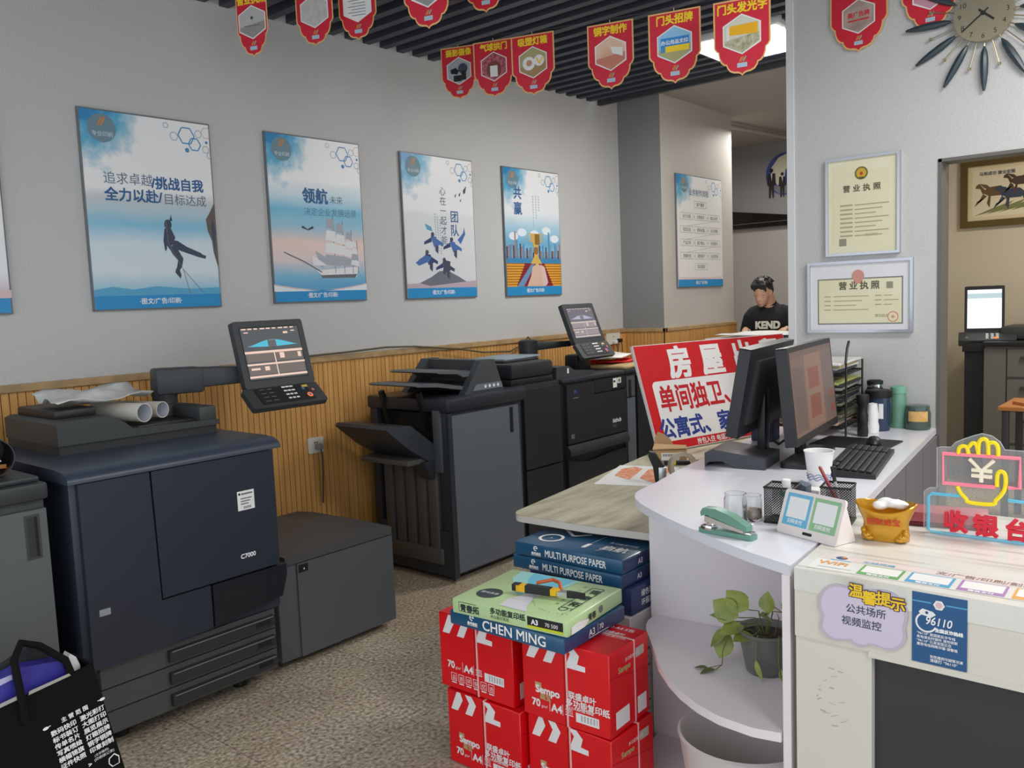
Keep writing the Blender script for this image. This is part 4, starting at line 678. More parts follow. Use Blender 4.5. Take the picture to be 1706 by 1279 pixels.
t = thing('rental_sign', 'big red and white room rental sign leaning on the wooden table behind the monitors', 'sign', tuple(bl))
q = MB(FR(bl, U, V)); q.prism([(0, 0), (SW, 0), (SW, SH), (0, SH)], -.02, -.001, PAPER); q.build('backing_board', t, True)
q = MB(FR(bl, U, V)); q.rect(.004, SW-.004, .004, SH-.004, SIGNR, .0); q.poly(rrect(.07, SW-.07, .05, .385, .03), WHITE, .0006)
for i, c in enumerate('房屋出租'): q.text(c, .315+i*.268, .412, .19, WHITE, 'c', .034, .001, 1.0)
q.text('单间独卫、', .095, .225, .155, SRED, bold=.022, d=.0012, sx=.82); q.text('精装', .86, .225, .155, SRED, bold=.022, d=.0012, sx=.82)
q.text('公寓式、家电', .045, .075, .120, SBLUE, bold=.024, d=.0012, sx=.95); q.text('齐全', .98, .075, .125, SBLUE, bold=.016, d=.0012, sx=.95)
q.text('拎包入住 电话同号', .30, .012, .036, WHITE, bold=.02, d=.001); q.build('printed_face', t, True, smooth=False)
q = MB(); b0 = bl+U*.6-V*.0; top_ = bl+U*.6+V*.8; n_ = U.cross(V).normalized(); q.tube([top_-n_*.022, Vector((top_.x+.02, top_.y+.03, .761))], .008, STEEL); q.build('prop_stand', t, True)
# things on the table
one(MB().prism([(-.22, -.15), (.22, -.16), (.23, .14), (-.21, .16)], 0, .0015, PAPER), 'printed_sheet', 'white sheet with orange prints lying on the wooden table by the white counter', 'paper', (3.42, 2.16, .751), .35).name
q = MB(); ORP = mat('orange print', (226, 110, 70), .6, rgb2=(240, 190, 150), nscale=40)
for k in range(2): q.poly([(-.16+.06*k, -.12+.14*k), (.16, -.13+.14*k), (.20, -.08+.14*k), (.14, -.02+.13*k), (-.06+.04*k, -.02+.13*k), (-.12+.06*k, -.07+.14*k)], ORP, .0021)
o = bpy.data.objects['printed_sheet']; pr = q.build('print', o, smooth=False)
t = thing('carton', 'small open brown carton with torn flap against the red sign', 'box', (3.832, 2.227, .751), math.radians(-56)); KR = mat('brown carton', (190, 156, 112), .75)
q = MB(); q.box(-.082, .082, -.05, .05, 0, .062, KR, .002); q.build('carton_body', t)
q = MB(); q.T = WX(0, .05, 0); q.prism([(-.08, .058), (.03, .058), (.01, .10), (-.02, .125), (-.055, .14), (-.07, .11)], -.003, 0, KR); q.T = Matrix.Identity(4); q.hexa([(-.09, -.062, .066), (.08, -.055, .066), (-.075, -.01, .085), (.085, -.01, .075), (-.09, -.062, .069), (.08, -.055, .069), (-.075, -.01, .088), (.085, -.01, .078)], KR); q.build('flap', t)
q = MB(WX(0, -.0502, 0)); q.rect(-.045, .045, .008, .046, PAPER)
for i in range(11): q.rect(-.036+i*.0065, -.0325+i*.0065-.001*(i % 2), .028, .040, BLACK, .0008)
q.build('barcode_label', t, smooth=False)
t = thing('standing_stapler', 'black stapler standing on end beside the tape roll on the table', 'stapler', (3.316, 1.979, .751), math.radians(-60))
q = MB(FR((0, 0, 0), (1, 0, 0), (0, 0, 1))); q.prism([(-.02, 0), (.03, 0), (.02, .08), (-.02, .145), (-.045, .15), (-.05, .13), (-.03, .08)], -.02, .02, BLACK, .006); q.build('stapler_body', t); MB().box(-.005, .028, -.024, -.018, .0, .08, STEEL, .002).build('staple_rail', t)
n = 28; q = MB(TR(3.430, 1.928, .8165, math.radians(-40), math.radians(82))); TAPE = mat('masking tape', (206, 194, 168), .6)
prof = [(.048, -.02), (.065, -.02), (.065, .02), (.048, .02)]; vs = [(r*math.cos(2*math.pi*j/n), r*math.sin(2*math.pi*j/n), z) for r, z in prof for j in range(n)]
q.add(vs, [(i*n+j, i*n+(j+1) % n, ((i+1) % 4)*n+(j+1) % n, ((i+1) % 4)*n+j) for i in range(4) for j in range(n)], TAPE); one(q, 'tape_roll', 'roll of beige masking tape standing on edge on the wooden table', 'tape')
t = thing('utility_knife', 'yellow and black utility knife lying before the carton', 'knife', (3.753, 2.112, .7625), math.radians(-55))
MB().box(-.09, .09, -.012, .012, -.01, .010, BLACK, .005).build('handle', t); MB().box(-.055, -.03, -.014, .014, -.011, .012, YELP, .004).build('yellow_band', t); MB().box(.085, .105, -.012, .012, -.009, .011, YELP, .004).build('end_cap', t)

# ================================================================== COUNTER
CW = mat('white counter laminate', (236, 237, 246), .22); CWB = mat('white counter board', (236, 229, 232), .4); DRG = mat('grey drawer front', (120, 118, 126), .45)
Zc = .92
curve = [(2.01, 0.835), (2.023, 0.867), (2.058, 0.963), (2.113, 1.076), (2.184, 1.207), (2.255, 1.327), (2.315, 1.417), (2.367, 1.486), (2.415, 1.537), (2.45, 1.564), (2.499, 1.588), (2.546, 1.6), (2.599, 1.605), (2.676, 1.612), (2.951, 1.662), (3.097, 1.677), (3.274, 1.688), (3.444, 1.705), (4.345, 1.785)]
ct = thing('curved_counter', 'white cashier counter with curved end and open corner shelves', 'counter', (3.0, 1.3, 0))
q = MB(); q.prism(curve+[(4.345, 1.09), (3.508, .992), (2.807, .908), (2.214, .85)], Zc-.028, Zc, CW, .006); q.build('countertop', ct, True)
inner = [(2.45, 1.53), (2.56, 1.555), (2.60, 1.50), (2.62, .90)]
q = MB(); q.prism([(2.535, 1.562), (2.555, 1.565), (2.62, .915), (2.60, .915)], .0, Zc-.028, CWB); q.build('back_panel', ct, True)
q = MB(); q.prism([(2.012, .838), (2.62, .892), (2.62, .913), (2.012, .859)], 0, Zc-.028, CWB, .002); q.build('end_panel', ct, True)
for nm, z in (('shelf', .455), ('shelf', .02)):
    sh = [(2.004, .862), (1.988, .93), (1.995, 1.03), (2.02, 1.105), (2.065, 1.185), (2.115, 1.25), (2.19, 1.328), (2.27, 1.392), (2.34, 1.45), (2.40, 1.50), (2.44, 1.525), (2.48, 1.54), (2.535, 1.545), (2.60, .915)]
    q = MB(); q.prism(sh, z, z+.025, CWB, .003); q.build(nm, ct, True)
q = MB(); q.prism([(2.622, .92), (2.83, .935), (3.53, 1.01), (4.34, 1.10), (4.34, 1.56), (2.62, 1.36)], .0, Zc-.03, CWB); q.build('cabinet_body', ct, True)
for a, b in (((2.85, .932), (3.10, .962)), ((3.11, .963), (3.52, 1.009)), ((3.53, 1.010), (3.93, 1.055)), ((3.94, 1.056), (4.33, 1.099))):
    u = Vector((b[0]-a[0], b[1]-a[1], 0)); q = MB(FR((*a, 0), u, (0, 0, 1))); q.prism([(0, .06), (u.length, .06), (u.length, .885), (0, .885)], 0, .016, DRG, .003); q.build('drawer_front', ct, True)
fc = thing('front_counter', 'white front counter with dark kick recess and stickers along its edge', 'counter', (2.4, .2, 0))
def streak():
    m = mat('white streaked counter top', (224, 222, 214), .25); L = m.node_tree.links; b = m.node_tree.nodes['Principled BSDF']
    tc = N(m, 'ShaderNodeTexCoord'); mp = N(m, 'ShaderNodeMapping'); mp.inputs['Scale'].default_value = (14, 1.3, 1); L.new(tc.outputs['Object'], mp.inputs[0])
    n = N(m, 'ShaderNodeTexNoise'); n.inputs['Scale'].default_value = 2; n.inputs['Detail'].default_value = 6; L.new(mp.outputs[0], n.inputs['Vector'])
    L.new(ramp(m, n.outputs['Fac'], [(.3, (196, 192, 182)), (.45, (226, 224, 216)), (.7, (234, 232, 226))]).outputs[0], b.inputs['Base Color']); return m
FCW = mat('off-white counter front', (220, 216, 204), .4)
q = MB(); q.prism([(2.0, -.8), (2.0, .822), (2.60, .872), (2.76, .72), (2.80, -.8)], .865, Zc, streak(), .004); q.build('countertop', fc, True)
q = MB(WY(2.006, .822, 0)); q.prism([(0, .748), (1.62, .748), (1.62, .868), (0, .868)], -.02, .004, FCW, .003); q.build('apron', fc, True)
q = MB(WY(2.008, .822, 0)); q.prism([(0, .0), (.182, .0), (.182, .746), (0, .746)], -.35, .0, FCW, .003); SM = mat('scuff grey', (176, 172, 164), .7)
random.seed(9)
for i in range(16):
    x, y, a = .05+random.uniform(0, .06), .62+random.uniform(-.09, .08), random.uniform(-.3, 1.2); l = random.uniform(.006, .022)
    q.line([(x, y), (x+l*math.cos(a), y+l*math.sin(a)*.7)], random.uniform(.0012, .0035), SM, .0004)
q.build('side_panel', fc, True)
q = MB(); q.box(2.03, 2.05, -.8, .64, .0, .865, mat('black recess board', (52, 52, 54), .5)); q.box(2.0, 2.012, -.8, .645, .735, .75, FCW); q.build('recess_panel', fc, True)
q = MB(); q.box(2.62, 2.75, -.8, .70, .0, .86, CWB); q.build('rear_panel', fc, True)
# stickers on the front counter
t = thing('counter_strip', 'long printed strip of coloured blank code boxes along the counter edge', 'sticker', (2.1, .79, Zc+.0005))
q = MB(FR((2.022, .80, Zc+.0006), (.035, -1, 0), (1, .035, 0))); q.rect(0, 1.15, 0, .125, mat('strip paper', (232, 232, 226), .3), .0); q.rect(.0, 1.15, .088, .125, mat('strip pink', (236, 222, 220), .3), .0004)
q.text('WiFi', .012, .045, .036, mat('wifi orange', (226, 150, 60), .4), bold=.02); q.disc(.052, .108, .014, BLUET); q.disc(.057, .112, .007, LOGOO, .0008); q.rect(.03, .08, .085, .09, SEA); q.text('无线网络', .105, .094, .019, SEA, bold=.01); q.rect(.02, .10, .02, .024, HEXG)
q.ring(.235, .106, .012, .003, mat('strip rose', (206, 130, 130), .4)); q.text('文/广告/印刷/刻章', .27, .096, .026, mat('strip brown', (150, 120, 116), .4), bold=.01, d=.0009)
for i, c in enumerate(((96, 170, 90), (80, 168, 212), (176, 130, 190), (236, 170, 80), (206, 120, 196), (96, 170, 90), (80, 168, 212), (236, 170, 80))):
    x = .115+i*.108; m = mat('strip box %d' % (i % 8), c, .4); q.rect(x, x+.095, .006, .082, m); q.rect(x+.006, x+.089, .024, .077, mat('blank box white', (240, 240, 238), .4), .0007); q.text('微信支付', x+.048, .009, .013, WHITE, 'c', .03, .0009)
q.disc(.115+3*.108+.048, .05, .03, mat('pale blue blot', (176, 206, 224), .5), .0009, 18, .02)
q.build('strip_print', t, True, smooth=False)
t = thing('cloud_sticker', 'lilac cloud shaped notice board with yellow heading on the counter front', 'sticker', (2.002, .70, .835)); LIL = mat('lilac', (214, 204, 224), .35); LIE = mat('lilac edge', (196, 186, 200), .4)
cl = [(a*.88, b*.92) for a, b in arc(-.055, .012, .058, 60, 215, 10)]+arc(-.06, -.038, .038, 200, 290, 6)+arc(.0, -.05, .028, 220, 320, 6)+arc(.06, -.03, .042, 250, 380, 9)+arc(.055, .02, .05, -10, 100, 8)
q = MB(WY(2.001, .662, .835)); q.prism(cl, 0, .005, LIE, .0015); q.poly([(x*.93, y*.92) for x, y in cl], LIL, .0054); q.build('cloud_board', t, True)
q = MB(WY(1.9955, .662, .835)); q.text('公共场所', .012, .003, .023, INK, 'c', .01, .0004); q.text('视频监控', .002, -.028, .023, INK, 'c', .01, .0004)
for i, (c, dy) in enumerate(zip('温馨提示', (.018, .006, .010, .004))): q.text(c, -.010+i*.031, .026+dy, .034, mat('heading purple', (74, 34, 70), .4), 'c', .07, .0008); q.text(c, -.010+i*.031, .026+dy, .034, mat('heading yellow', (246, 206, 40), .4), 'c', .022, .0014)
q.build('lettering', t, True, smooth=False)
t = thing('hotline_sticker', 'dark blue hotline sticker on the counter front below the code boxes', 'sticker', (2.0, .50, .85)); NB = mat('hotline blue', (34, 88, 138), .4)
q = MB(WY(2.0005, .549, .752)); q.rect(0, .113, 0, .162, NB, .0015); q.rect(0, .04, .140, .143, SEA, .0019); q.rect(.07, .113, .140, .143, SEA, .0019); q.disc(.056, .139, .012, PAPER, .0021, 6); q.disc(.056, .139, .007, ROSE, .0024, 12)
q.ring(.030, .095, .023, .004, PAPER, .0021, 24, 1.2, 0, .75); q.poly([(.014, .118), (.022, .126), (.044, .122), (.05, .116), (.04, .108), (.018, .112)], PAPER, .0023); q.disc(.031, .118, .0035, NB, .0026, 10); q.text('96110', .027, .092, .026, WHITE, bold=.01, d=.0028, shear=.2, sx=.85); q.text('全国反诈热线', .048, .078, .0095, WHITE, bold=.04, d=.0022)
for i, s in enumerate(('“96110” 是国家反诈专线', '来电请及时接听 请勿挂断', '“96110” 已发现您正在', '遭受电信网络诈骗 请警惕')): q.text(s, .010, .066-i*.0085, .0075, WHITE, bold=.01, d=.0022)
q.text('如您遇到可疑情况请', .038, .016, .0075, WHITE, bold=.01, d=.0022); q.text('请拨打 “96110”', .038, .007, .0085, WHITE, bold=.01, d=.0022); q.build('sticker_print', t, True, smooth=False)

# ================================================================== THINGS ON THE COUNTER
MBLK = mat('monitor black', (30, 31, 34), .4)
MG = .62
def monitor(xy0, ang, w, h, lean, z0, label, back):
    d = math.radians(ang); t = thing('monitor', label, 'monitor', (xy0[0], xy0[1], Zc), d)
    s = -1 if back else 1; V = Vector((0, -lean if back else lean, h)); T = FR((0, 0, z0-Zc), (1, 0, 0), V)
    q = MB(T); q.prism(rrect(0, w, 0, V.length, .008), -.022, .022, MBLK, .004)
    if back: q.prism([(.06, .05), (w-.06, .05), (w-.1, V.length-.05), (.1, V.length-.05)], .022, .036, mat('monitor back', (36, 37, 40), .5), .01)
    sh = q.build('monitor_housing', t)
    if not back:
        q = MB(T); a, b = V.length-.02, .03; q.rect(.017, w-.017, b, a, GLOW('monitor screen rose', (136, 106, 96), MG), .0225); P = lambda x0, x1, y0, y1, c, e, l: q.rect(.017+(w-.034)*x0, .017+(w-.034)*x1, b+(a-b)*y0, b+(a-b)*y1, GLOW(*c, e*MG), l)
        P(.0, 1, .93, 1, ('screen bar', (122, 94, 86)), 1, .023); P(.03, .27, .04, .8, ('screen pane grey', (118, 98, 92)), 1, .023); P(.30, .70, .03, .93, ('screen page', (156, 120, 104)), 1, .023); P(.37, .62, .50, .76, ('screen red block', (150, 84, 70)), 1, .0234); P(.37, .62, .14, .42, ('screen red block', (0, 0, 0)), 1, .0234); P(.74, .97, .04, .9, ('screen side', (126, 104, 98)), 1, .023); P(.86, .96, .3, .4, ('screen red block', (0, 0, 0)), .5, .0234); P(.86, .96, .1, .2, ('screen red block', (0, 0, 0)), .5, .0234)
        q.build('screen', t, smooth=False)
    yb = -.05 if back else .05; xm = w*.42 if back else w/2
    q = MB(); q.hexa([(xm-.035, yb-.012, .01), (xm+.035, yb-.012, .01), (xm-.035, yb+.02, .01), (xm+.035, yb+.02, .01), (xm-.03, yb-.015-s*.0, z0-Zc+h*.5), (xm+.03, yb-.015, z0-Zc+h*.5), (xm-.03, yb+.02, z0-Zc+h*.5), (xm+.03, yb+.02, z0-Zc+h*.5)], MBLK, .006); q.build('stand_neck', t)
    return t, xm
t, xm = monitor((3.085, 1.275), 7.5, .685, .372, .035, 1.008, 'black monitor with a dim rosy screen facing the keyboard', False)
q = MB(); q.prism(rrect(.04, .50, -.055, .06, .03), .0, .018, MBLK, .004); q.build('stand_base', t)
t, xm = monitor((2.955, 1.455), 9, .66, .335, .06, 1.052, 'black monitor turned away, showing its dark back before the red sign', True)
q = MB(FR((0, 0, 0), (0, -1, 0), (0, 0, 1))); q.prism([(-.13, .0), (-.115, .02), (-.06, .025), (0, .0), (.105, .0), (.105, .045), (-.10, .07), (-.13, .055)], -.30, -.08, mat('monitor foot grey', (62, 65, 72), .4), .004); q.build('stand_base', t)
one(MB().tube([(3.19, 1.395, 1.08), (3.165, 1.385, 1.02), (3.2, 1.372, .998), (3.26, 1.368, 1.01)], .005, BLACK), 'monitor_cable', 'black cable hanging under the dark monitor back', 'cable')
one(MB().prism(rrect(-.13, .13, -.16, .16, .012), 0, .004, BLACK), 'mouse_pad', 'black mouse pad under the mouse by the keyboard end', 'mouse pad', (3.775, 1.27, Zc+.001), .0)
t = thing('mouse', 'black computer mouse on the mouse pad', 'mouse', (3.765, 1.19, Zc+.0055), .3)
q = MB(); q.lathe([(.03, 0), (.032, .008), (.028, .02), (.018, .03), (.001, .034)], (0, 0, 0), DARK, 18, 1.8, 1.); q.build('mouse_shell', t); MB().box(.02, .034, -.003, .003, .02, .032, GREYT, .002).build('scroll_wheel', t)
t = thing('keyboard', 'black keyboard lying lengthwise on the white counter beside the screen', 'keyboard', (3.335, 1.10, Zc+.001), math.radians(10))
KB = mat('keyboard black', (34, 35, 37), .45); q = MB(FR((-.27, 0, 0), (0, 1, 0), (0, 0, 1))); q.prism([(-.085, .0), (.085, .0), (.085, .028), (-.085, .016)], 0, .54, KB, .004); q.build('keyboard_base', t)
q = MB(); KEY = mat('key black', (46, 47, 50), .45)
for r in range(6):
    for c in range(20):
        if (r == 5 and c in (1, 4)) or c in (15,): continue
        x = -.258+c*.0258; y = -.07+r*.0245; z = .018+(y+.085)*.07; q.box(x, x+.022, y, y+.020, z, z+.007, KEY, .002, 1)
q.build('keys', t)
t = thing('paper_cup', 'white paper cup with thin blue waves by the keyboard', 'cup', (2.90, 1.10, Zc+.001))
q = MB(); q.lathe([(.033, 0), (.034, .002), (.048, .118), (.051, .120), (.051, .123), (.047, .122), (.033, .006), (.001, .006)], (0, 0, 0), PAPER, 32); q.build('cup_wall', t)
for k, z in enumerate((.026, .034, .042)): MB().tube([((.0345+z*.119+.0008)*math.cos(a), (.0345+z*.119+.0008)*math.sin(a), z+.003*math.sin(9*a+k)) for a in [2*math.pi*i/72 for i in range(72)]], .0009, SBLUE, 4, closed=True).build('wave_line', t)
MESH = mat('black wire mesh', (30, 30, 32), .5)
def mesh_cup(x, y, rz, label):
    t = thing('pen_holder', label, 'pen holder', (x, y, Zc+.001), rz); h, w = .105, .042
    q = MB()
    for s in range(4):
        T = Matrix.Rotation(s*math.pi/2, 4, 'Z')@FR((-w, -w, 0), (1, 0, 0), (0, 0, 1)); q.T = T; n, k = 11, 14
        for i in range(n+k):
            for sg in (1, -1):
                a0, b0, a1, b1 = ((i-k)*2*w/n, 0, i*2*w/n, h)
                if a0 < 0: b0 = -a0/(a1-a0)*h; a0 = 0
                if a1 > 2*w: b1 = h-(a1-2*w)/(a1-a0+1e-9)*(h-b0); a1 = 2*w
                if a1 <= a0 or b1 <= b0: continue
                if sg < 0: a0, a1 = 2*w-a0, 2*w-a1
                q.line([(a0, b0), (a1, b1)], .0019, MESH, .0)
    q.build('mesh_wall', t, smooth=False); q = MB(); P = [(-w, -w, h), (w, -w, h), (w, w, h), (-w, w, h)]; q.tube(P, .0035, BLACK, 6, closed=True); q.tube([(a, b, .002) for a, b, c in P], .003, BLACK, 6, closed=True); q.build('wire_rim', t); MB().box(-w, w, -w, w, 0, .002, BLACK).build('base', t); return t
mesh_cup(2.40, 1.02, math.radians(8), 'black wire mesh pen holder between the glass jar and the payment stand'); mesh_cup(2.48, .885, math.radians(10), 'black wire mesh pen holder behind the payment stand, holding pens')
def pen(a, b, r, m, label, nm='pen', tip=None):
    t = thing(nm, label, nm, a); q = MB(); A, B = Vector((0, 0, 0)), Vector(b)-Vector(a); q.tube([A, B*.97, B], [r, r, r*.6], m, 8); q.build('barrel', t)
    if tip: q = MB(); q.tube([B*.72, B*1.03], [r*1.15, r*1.05], tip, 8); q.build('cap', t)
pen((2.475, .86, .93), (2.502, .948, 1.072), .005, mat('maroon pen', (150, 36, 46), .4), 'dark red pen slanting out of the mesh holder'); pen((2.485, .875, .93), (2.515, .915, 1.068), .005, mat('clear pen grey', (176, 178, 178), .3), 'clear pen with black cap slanting out of the mesh holder', 'pen', BLACK)
t = thing('correction_bottle', 'small white and green bottle standing in the mesh holder nearer the glass jar', 'bottle', (2.405, 1.01, .925)); MB().lathe([(.016, 0), (.016, .085)], (0, 0, 0), PAPER, 16).build('bottle_body', t); MB().lathe([(.0165, .07), (.0165, .085)], (0, 0, 0), mat('mint band', (80, 160, 140), .4), 16).build('green_band', t); MB().lathe([(.013, .085), (.013, .118), (.011, .12)], (0, 0, 0), PAPER, 16).build('cap', t)
t = thing('tape_dispenser', 'small grey blue clip and box between the mesh holders', 'dispenser', (2.50, 1.01, Zc+.001)); MB(FR((0, 0, 0), (0, -1, 0), (0, 0, 1))).prism([(-.03, 0), (.03, 0), (.03, .09), (.0, .10), (-.03, .05)], -.02, .02, mat('slate clip', (84, 96, 116), .4), .003).build('dispenser_body', t); MB().box(.03, .08, -.05, -.005, 0, .07, PAPER, .003).build('small_box', t)
CLR = mat('clear glass', (248, 252, 252), .03, trans=1., spec=.5)
def glass(x, y, r, h, label, fill=None):
    t = thing('glass_jar', label, 'jar', (x, y, Zc+.001)); q = MB(); q.lathe([(r*.9, 0), (r, .006), (r, h*.82), (r*.92, h*.9), (r*.92, h), (r*.86, h), (r*.86, h*.88), (r*.94, h*.8), (r*.94, .008), (.001, .008)], (0, 0, 0), CLR, 28); q.build('glass_wall', t)
    if fill: q = MB(); q.lathe([(r*.92, .009), (r*.92, h*.45), (.001, h*.5)], (0, 0, 0), fill, 20); q.build('contents', t)
    else: q = MB(); q.lathe([(r*.5, .009), (r*.4, .014), (.001, .015)], (0, 0, 0), STEEL, 16); q.build('bottom_disc', t)
glass(2.310, 1.125, .034, .088, 'clear empty glass jar behind the green stapler'); glass(2.365, 1.098, .028, .075, 'smaller glass jar with beige bits touching the mesh holder', mat('beige bits', (206, 190, 170), .7, rgb2=(150, 120, 110), nscale=60))
t = thing('stapler', 'sage green stapler standing open-mouthed on the white counter', 'stapler', (2.175, 1.085, Zc+.001), math.radians(-95)); SAGE = mat('sage green metal', (104, 150, 132), .35)
q = MB(); q.prism(rrect(-.085, .085, -.018, .018, .006), 0, .013, SAGE, .003); q.build('base', t); MB().box(-.075, -.04, -.0195, .0195, .008, .022, CHROME, .002).build('base_clip', t)
q = MB(FR((0, .0, 0), (1, 0, 0), (0, 0, 1))); q.prism([(-.078, .058), (-.07, .070), (-.03, .073), (.02, .06), (.068, .036), (.07, .022), (.05, .026), (-.06, .052), (-.076, .046)], -.016, .016, SAGE, .004); q.build('top_arm', t)
q = MB(FR((0, 0, 0), (1, 0, 0), (0, 0, 1))); q.prism([(-.068, .030), (-.068, .048), (.02, .03), (.072, .018), (.072, .012)], -.011, .011, CHROME, .002); q.build('magazine', t); MB().box(.055, .08, -.014, .014, .012, .020, CHROME, .002).build('anvil', t)
# payment stand, ingot, red box, acrylic sign
t = thing('payment_stand', 'white slanted payment stand with blue and green blank panels', 'stand', (2.285, .895, Zc+.001)); a, b = Vector((2.281, .989, .9212)), Vector((2.215, .798, .9212)); u = (b-a); L_ = u.length; nrm = Vector((-u.y, u.x, 0)).normalized()
if nrm.x < 0: nrm = -nrm
V = nrm*.045+Vector((0, 0, .118)); T = FR(a, u, V); h = V.length; IV = mat('warm white plastic', (240, 230, 226), .35)
q = MB(T); q.prism(rrect(0, L_, 0, h, .01), -.008, 0, IV, .002); q.build('stand_face', t, True)
q = MB(); F3 = a+u*.98+nrm*.09; q.add([a+u*.02, a+u*.98, a+u*.98+nrm*.085, a+u*.02+nrm*.085, a+u*.02+V*.97-nrm*.0, a+u*.98+V*.97], [(0, 1, 2, 3), (0, 3, 4), (1, 5, 2), (3, 2, 5, 4)], IV); q.build('stand_back', t, True)
q = MB(T); c1, c2 = mat('panel sky blue', (110, 186, 222), .35), mat('panel sage green', (150, 196, 150), .35)
for x0, c in ((.012, c1), (L_*.52, c2)): q.rect(x0, x0+.086, .026, h-.010, c, .0006); q.rect(x0+.009, x0+.077, .048, h-.020, mat('blank box white', (0, 0, 0)), .001); q.text('扫码支付', x0+.043, .034, .013, WHITE, 'c', .02, .001)
q.poly(rrect(L_*.44, L_*.60, .009, .017, .004), DARK, .0008); q.build('printed_panels', t, True, smooth=False)
t = thing('ingot_box', 'gold ingot shaped tissue box with red lettering on the counter', 'tissue box', (2.36, .715, Zc+.001), math.radians(8)); GOLD = mat('gold glaze', (206, 152, 44), .22, .35)
n = 40; vs = []; ly = ((.0, .86, .032), (.02, .86, .034), (.040, .84, .036), (.048, .82, .035), (.058, .84, .038), (.074, .94, .044), (.092, 1.06, .051), (.104, 1.13, .056), (.108, 1.13, .057), (.110, 1.09, .053), (.104, 1.02, .048), (.085, .92, .041), (.06, .8, .03), (.055, .01, .001))
for z, kx, r in ly:
    for j in range(n):
        a_ = 2*math.pi*j/n; up = (.008*abs(math.sin(a_))**2.5-.012*max(0, -math.cos(a_))**2)*min(1, max(0, (z-.05)/.05)); vs.append((r*math.cos(a_), .068*kx*math.sin(a_), z*.86+up))
q = MB(); q.add(vs, [(i*n+j, i*n+(j+1) % n, (i+1)*n+(j+1) % n, (i+1)*n+j) for i in range(len(ly)-1) for j in range(n)]+[tuple(range(n-1, -1, -1))], GOLD); q.build('ingot_bowl', t)
for s in (-1, 1):
    q = MB(); q.ball((-.020, s*0.044, .013), (.018, .015, .0132), GOLD, 12); q.ball((-.030, s*0.038, .008), (.010, .013, .0078), GOLD, 10); q.ball((-.022, s*0.052, .026), (.013, .008, .010), GOLD, 10); q.ball((.02, s*0.044, .010), (.014, .014, .0102), GOLD, 10); q.build('foot', t)
q = MB(FR((-.0445, .0, .056), (0, -1, 0), (-.25, 0, 1))); q.text('招财进宝', 0, -.006, .021, mat('ingot red', (190, 36, 20), .4), 'c', .02, .0015); q.build('lettering', t, smooth=False)
q = MB(); random.seed(8)
for a, b, c in ((-.012, .018, .008), (.004, .006, .016), (.0, -.012, .014), (.010, -.028, .010), (.016, .016, .010)): q.ball((a, b, c), (.020, .020, .013), PAPER, 10)
q.hexa([(-.006, -.05, .012), (.02, -.05, .010), (-.004, -.02, .02), (.02, -.02, .02), (-.006, -.052, .015), (.02, -.052, .013), (-.004, -.02, .024), (.02, -.02, .024)], PAPER)
o = one(q, 'tissue', 'white tissue peeping out of the gold ingot box', 'tissue', (2.368, .712, Zc+.084)); fuse(o, .004, 4)
q = MB(); q.box(-.10, .10, -.05, .05, 0, .012, mat('maroon box dark', (110, 30, 40), .4), .002); q.box(-.10, .10, -.05, .05, .012, .040, mat('maroon box', (176, 84, 92), .4), .003); one(q, 'gift_box', 'flat maroon box lying behind the gold ingot box', 'box', (2.60, .62, Zc+.001), math.radians(-78))
PLATE = [(-.024, .112), (-.010, .124), (.008, .126), (.008, .236), (.020, .239), (.043, .240), (.053, .254), (.073, .264), (.095, .274), (.117, .282), (.141, .277), (.160, .262), (.170, .243), (.220, .243), (.23, .23), (.23, .126), (.255, .124), (.268, .11), (.268, .004), (.255, -.004), (-.010, -.004), (-.024, .01)]
HAND = [[(.062, .224), (.062, .239), (.071, .247), (.083, .244), (.086, .226)], [(.086, .244), (.095, .257), (.105, .254), (.110, .227)], [(.109, .227), (.110, .262), (.121, .270), (.132, .264), (.133, .228)], [(.134, .258), (.144, .262), (.155, .254), (.156, .226)], [(.060, .136), (.069, .116), (.083, .104), (.083, .094), (.150, .095), (.150, .108), (.162, .120), (.174, .143), (.174, .180), (.164, .188), (.154, .181), (.154, .145)]]
NOTE = [[(.150, .143), (.025, .141), (.024, .222), (.206, .224), (.206, .146), (.180, .145)]]
YEN = [[(.088, .213), (.117, .183), (.146, .213)], [(.117, .183), (.117, .153)], [(.094, .184), (.142, .184)], [(.094, .169), (.142, .169)]]
BORDER = [[(.067, .110), (-.003, .109), (-.012, .100), (-.012, .009), (-.003, .003), (.245, .003), (.254, .012), (.254, .100), (.245, .110), (.180, .112)]]
# ---- acrylic cash desk sign
t = thing('acrylic_sign', 'clear acrylic cash desk sign with coloured tube hand, banknote and red words', 'sign', (2.49, .63, Zc+.001)); ACR = mat('clear acrylic', (235, 240, 242), .05, alpha=.13); T = WY(2.49, .63, Zc+.001)
q = MB(T); q.prism(PLATE, -.0015, .0015, ACR); q.build('acrylic_plate', t, True, smooth=False)
q = MB(T); q.tube([(x, y, 0) for x, y in PLATE], .0012, mat('acrylic edge', (206, 214, 216), .2, alpha=.5), 5, closed=True); q.build('plate_edge', t, True)
TB = lambda n, c: mat(n, c, .3, emit=c, es=.12)
def neon(nm, paths, m, r=.0052):
    q = MB(T)
    for p in paths:
        if nm == 'hand_outline':
            for _ in range(2): p = [p[0]]+[(a[0]*(1-f)+b[0]*f, a[1]*(1-f)+b[1]*f) for a, b in zip(p, p[1:]) for f in (.25, .75)]+[p[-1]]
        q.tube([(x, y, .005) for x, y in p], r, m, 8)
    return q.build(nm, t, True)
neon('hand_outline', HAND, TB('tube yellow', (238, 214, 20))); neon('banknote_outline', NOTE, TB('tube pink', (240, 130, 150))); neon('yen_mark', YEN, TB('tube cream', (232, 222, 200))); neon('border_outline', BORDER, TB('tube cyan', (100, 184, 212)), .0045)
